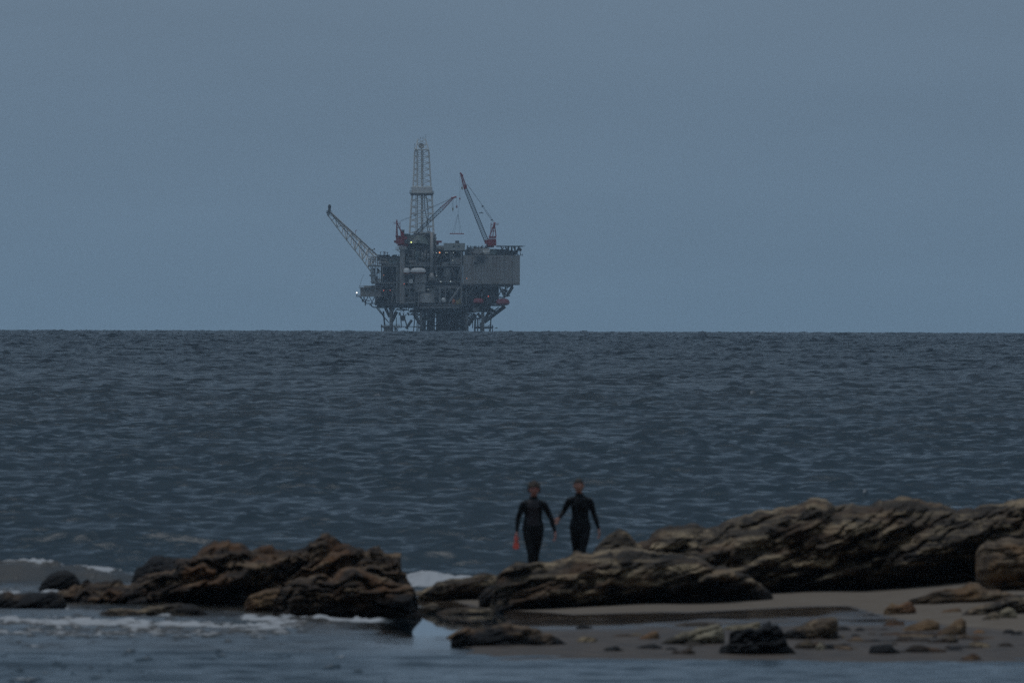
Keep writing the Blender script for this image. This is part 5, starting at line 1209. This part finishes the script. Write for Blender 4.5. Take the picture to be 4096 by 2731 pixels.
def hair(body, c, kind, mat, s):
    c = np.array(c)
    def keep(co):
        q = (co-c)/s
        if kind == 'tousled': return (q[:, 2] > .032) | ((q[:, 1] > .03) & (q[:, 2] > -.045))
        return (q[:, 2] > .050) | ((q[:, 1] > .03) & (q[:, 2] > -.06)) | ((q[:, 1] > -.03) & (q[:, 2] > .03))
    def infl(co):
        n_ = fbm(co[:, 0]*26, co[:, 1]*26, co[:, 2]*22, 4)
        if kind == 'tousled': return .026 + .018*n_ + .006*(np.abs(co[:, 0]-c[0]) > .05)
        return .014 + .005*n_
    o = sub_shell(body, lambda co: keep(co) & (co[:, 2] > c[2]-.075), infl, 'hair', mat, body)
    return o

# left walker
b1_p, ws1, base1_, hd1, wr1 = person('left person in a black wetsuit, tousled short hair, carrying a coral red fin', 2132, 2335, 273,
    neck=(.005, 0), shL=(-.160, 0, 1.275), elL=(-.240, .025, 1.06), wrL=(-.262, -.02, .835), shR=(.172, 0, 1.272), elR=(.284, .03, 1.06), wrR=(.352, -.03, .835),
    handL=((-.05, -.02, -1), (.9, -.3, 0), .75, -1), handR=((.03, -.06, -1), (-.9, -.3, 0), .28, 1), hipw=.172, waistw=.136, chestw=.150,
    legs=[((-.075, 0, .80), (-.035, -.10, .47), (-.030, -.12, .08), -.015), ((.078, .0, .80), (.040, .03, .45), (.035, .22, .12), .02)],
    head=(.012, -.022, 1.512), skin=SK1, suit=SUIT, zneck=1.385, hz=.98, cuffs=.0)
hair(b1_p, hd1, 'tousled', HAIR1, .98)
pn = sub_shell(b1_p, lambda c: (c[:, 2] > .93) & (c[:, 2] < 1.345) & (c[:, 1] < -.035) & (np.abs(c[:, 0]) < .085+.04*(1.3-c[:, 2])), .0065, 'chest_panel', PANEL, ws1)
# right walker
b2_p, ws2, base2_, hd2, wr2 = person('right person in a plain black wetsuit, hair tied back, reaching toward the other walker', 2320, 2331, 273.25,
    neck=(-.018, 0), shL=(-.180, -.01, 1.315), elL=(-.268, .02, 1.14), wrL=(-.345, -.17, 1.035), shR=(.160, 0, 1.31), elR=(.226, .03, 1.09), wrR=(.298, -.02, .865),
    handL=((-.5, -.35, -.75), (-.2, -.3, -.3), .5, -1), handR=((.12, -.05, -1), (-.9, -.3, 0), .28, 1), hipw=.172, waistw=.128, chestw=.148,
    legs=[((-.075, 0, .82), (-.060, .06, .46), (-.065, .26, .13), -.02), ((.078, 0, .82), (.035, -.10, .49), (.020, -.12, .08), .015)],
    head=(-.025, -.018, 1.553), skin=SK2, suit=SUIT2, zneck=1.42, hz=.98, cuffs=.0)
hair(b2_p, hd2, 'tied', HAIR2, .98)
bm_, bf_ = loft([(-.018+.02, .105, 1.60, .022, .02), (.01, .125, 1.585, .026, .024), (.018, .120, 1.555, .018, .018)], 12)
m = MB(); m.add(bm_, bf_); bn = m.build('hair_bun', HAIR2, b2_p, True)

# the coral fin in the left walker's hand: open foot pocket, blade with side rails
FIN = plain('coral_red_rubber', (.80, .13, .09), .45); FIN2 = plain('deep_coral_rubber', (.5, .07, .05), .5)
hx_, hy_, hz_ = wr1[0].x-.012, wr1[0].y-.03, wr1[0].z-.085
fin = empty('swim_fin', base1_ + Vector((hx_, hy_, hz_))); fin.scale = (.88, .88, .88); tag(fin, 'short coral red swim fin with a rounded end, held in a hand', 'swim fin')
vs = []; fs = []; nz_, nx_ = 16, 12
prof = lambda t: .020 + .030*(1-math.exp(-3*max(0, t-.25))) if t > .25 else .030-.04*t
for sgn in (-1, 1):
    for i in range(nz_+1):
        t = i/nz_; w_ = np.interp(t, [0, .12, .3, .42, .6, .8, .93, 1], [.022, .032, .030, .024, .044, .056, .050, .026]); th = np.interp(t, [0, .3, .45, 1], [.022, .026, .008, .005])
        for j in range(nx_+1):
            u = j/nx_*2-1
            vs.append((u*w_ + .004, sgn*th*math.sqrt(max(0, 1-u*u))+.0, -.235*t+.015))
a_ = (nz_+1)*(nx_+1)
for i in range(nz_):
    for j in range(nx_):
        q = i*(nx_+1)+j; fs += [(q, q+1, q+nx_+2, q+nx_+1), (a_+q, a_+q+nx_+1, a_+q+nx_+2, a_+q+1)]
m = MB(); m.add(vs, fs); m.build('blade', FIN, fin, True)
for sx in (-1, 1):
    m = MB()
    pts = [(sx*np.interp(t, [0, .12, .3, .42, .6, .8, .93], [.022, .032, .030, .024, .044, .056, .050])+.004, 0, -.235*t+.015) for t in (.38, .5, .62, .74, .86, .93)]
    for p0, p1 in zip(pts[:-1], pts[1:]): m.tube(p0, p1, .008, n=8)
    m.build('rail', FIN2, fin, True)
m = MB(); m.tube((-.024, 0, .01), (-.018, 0, .050), .006, n=6); m.tube((.030, 0, .01), (.024, 0, .050), .006, n=6); m.tube((-.018, 0, .050), (.024, 0, .050), .006, n=6); m.build('strap', FIN2, fin, True)
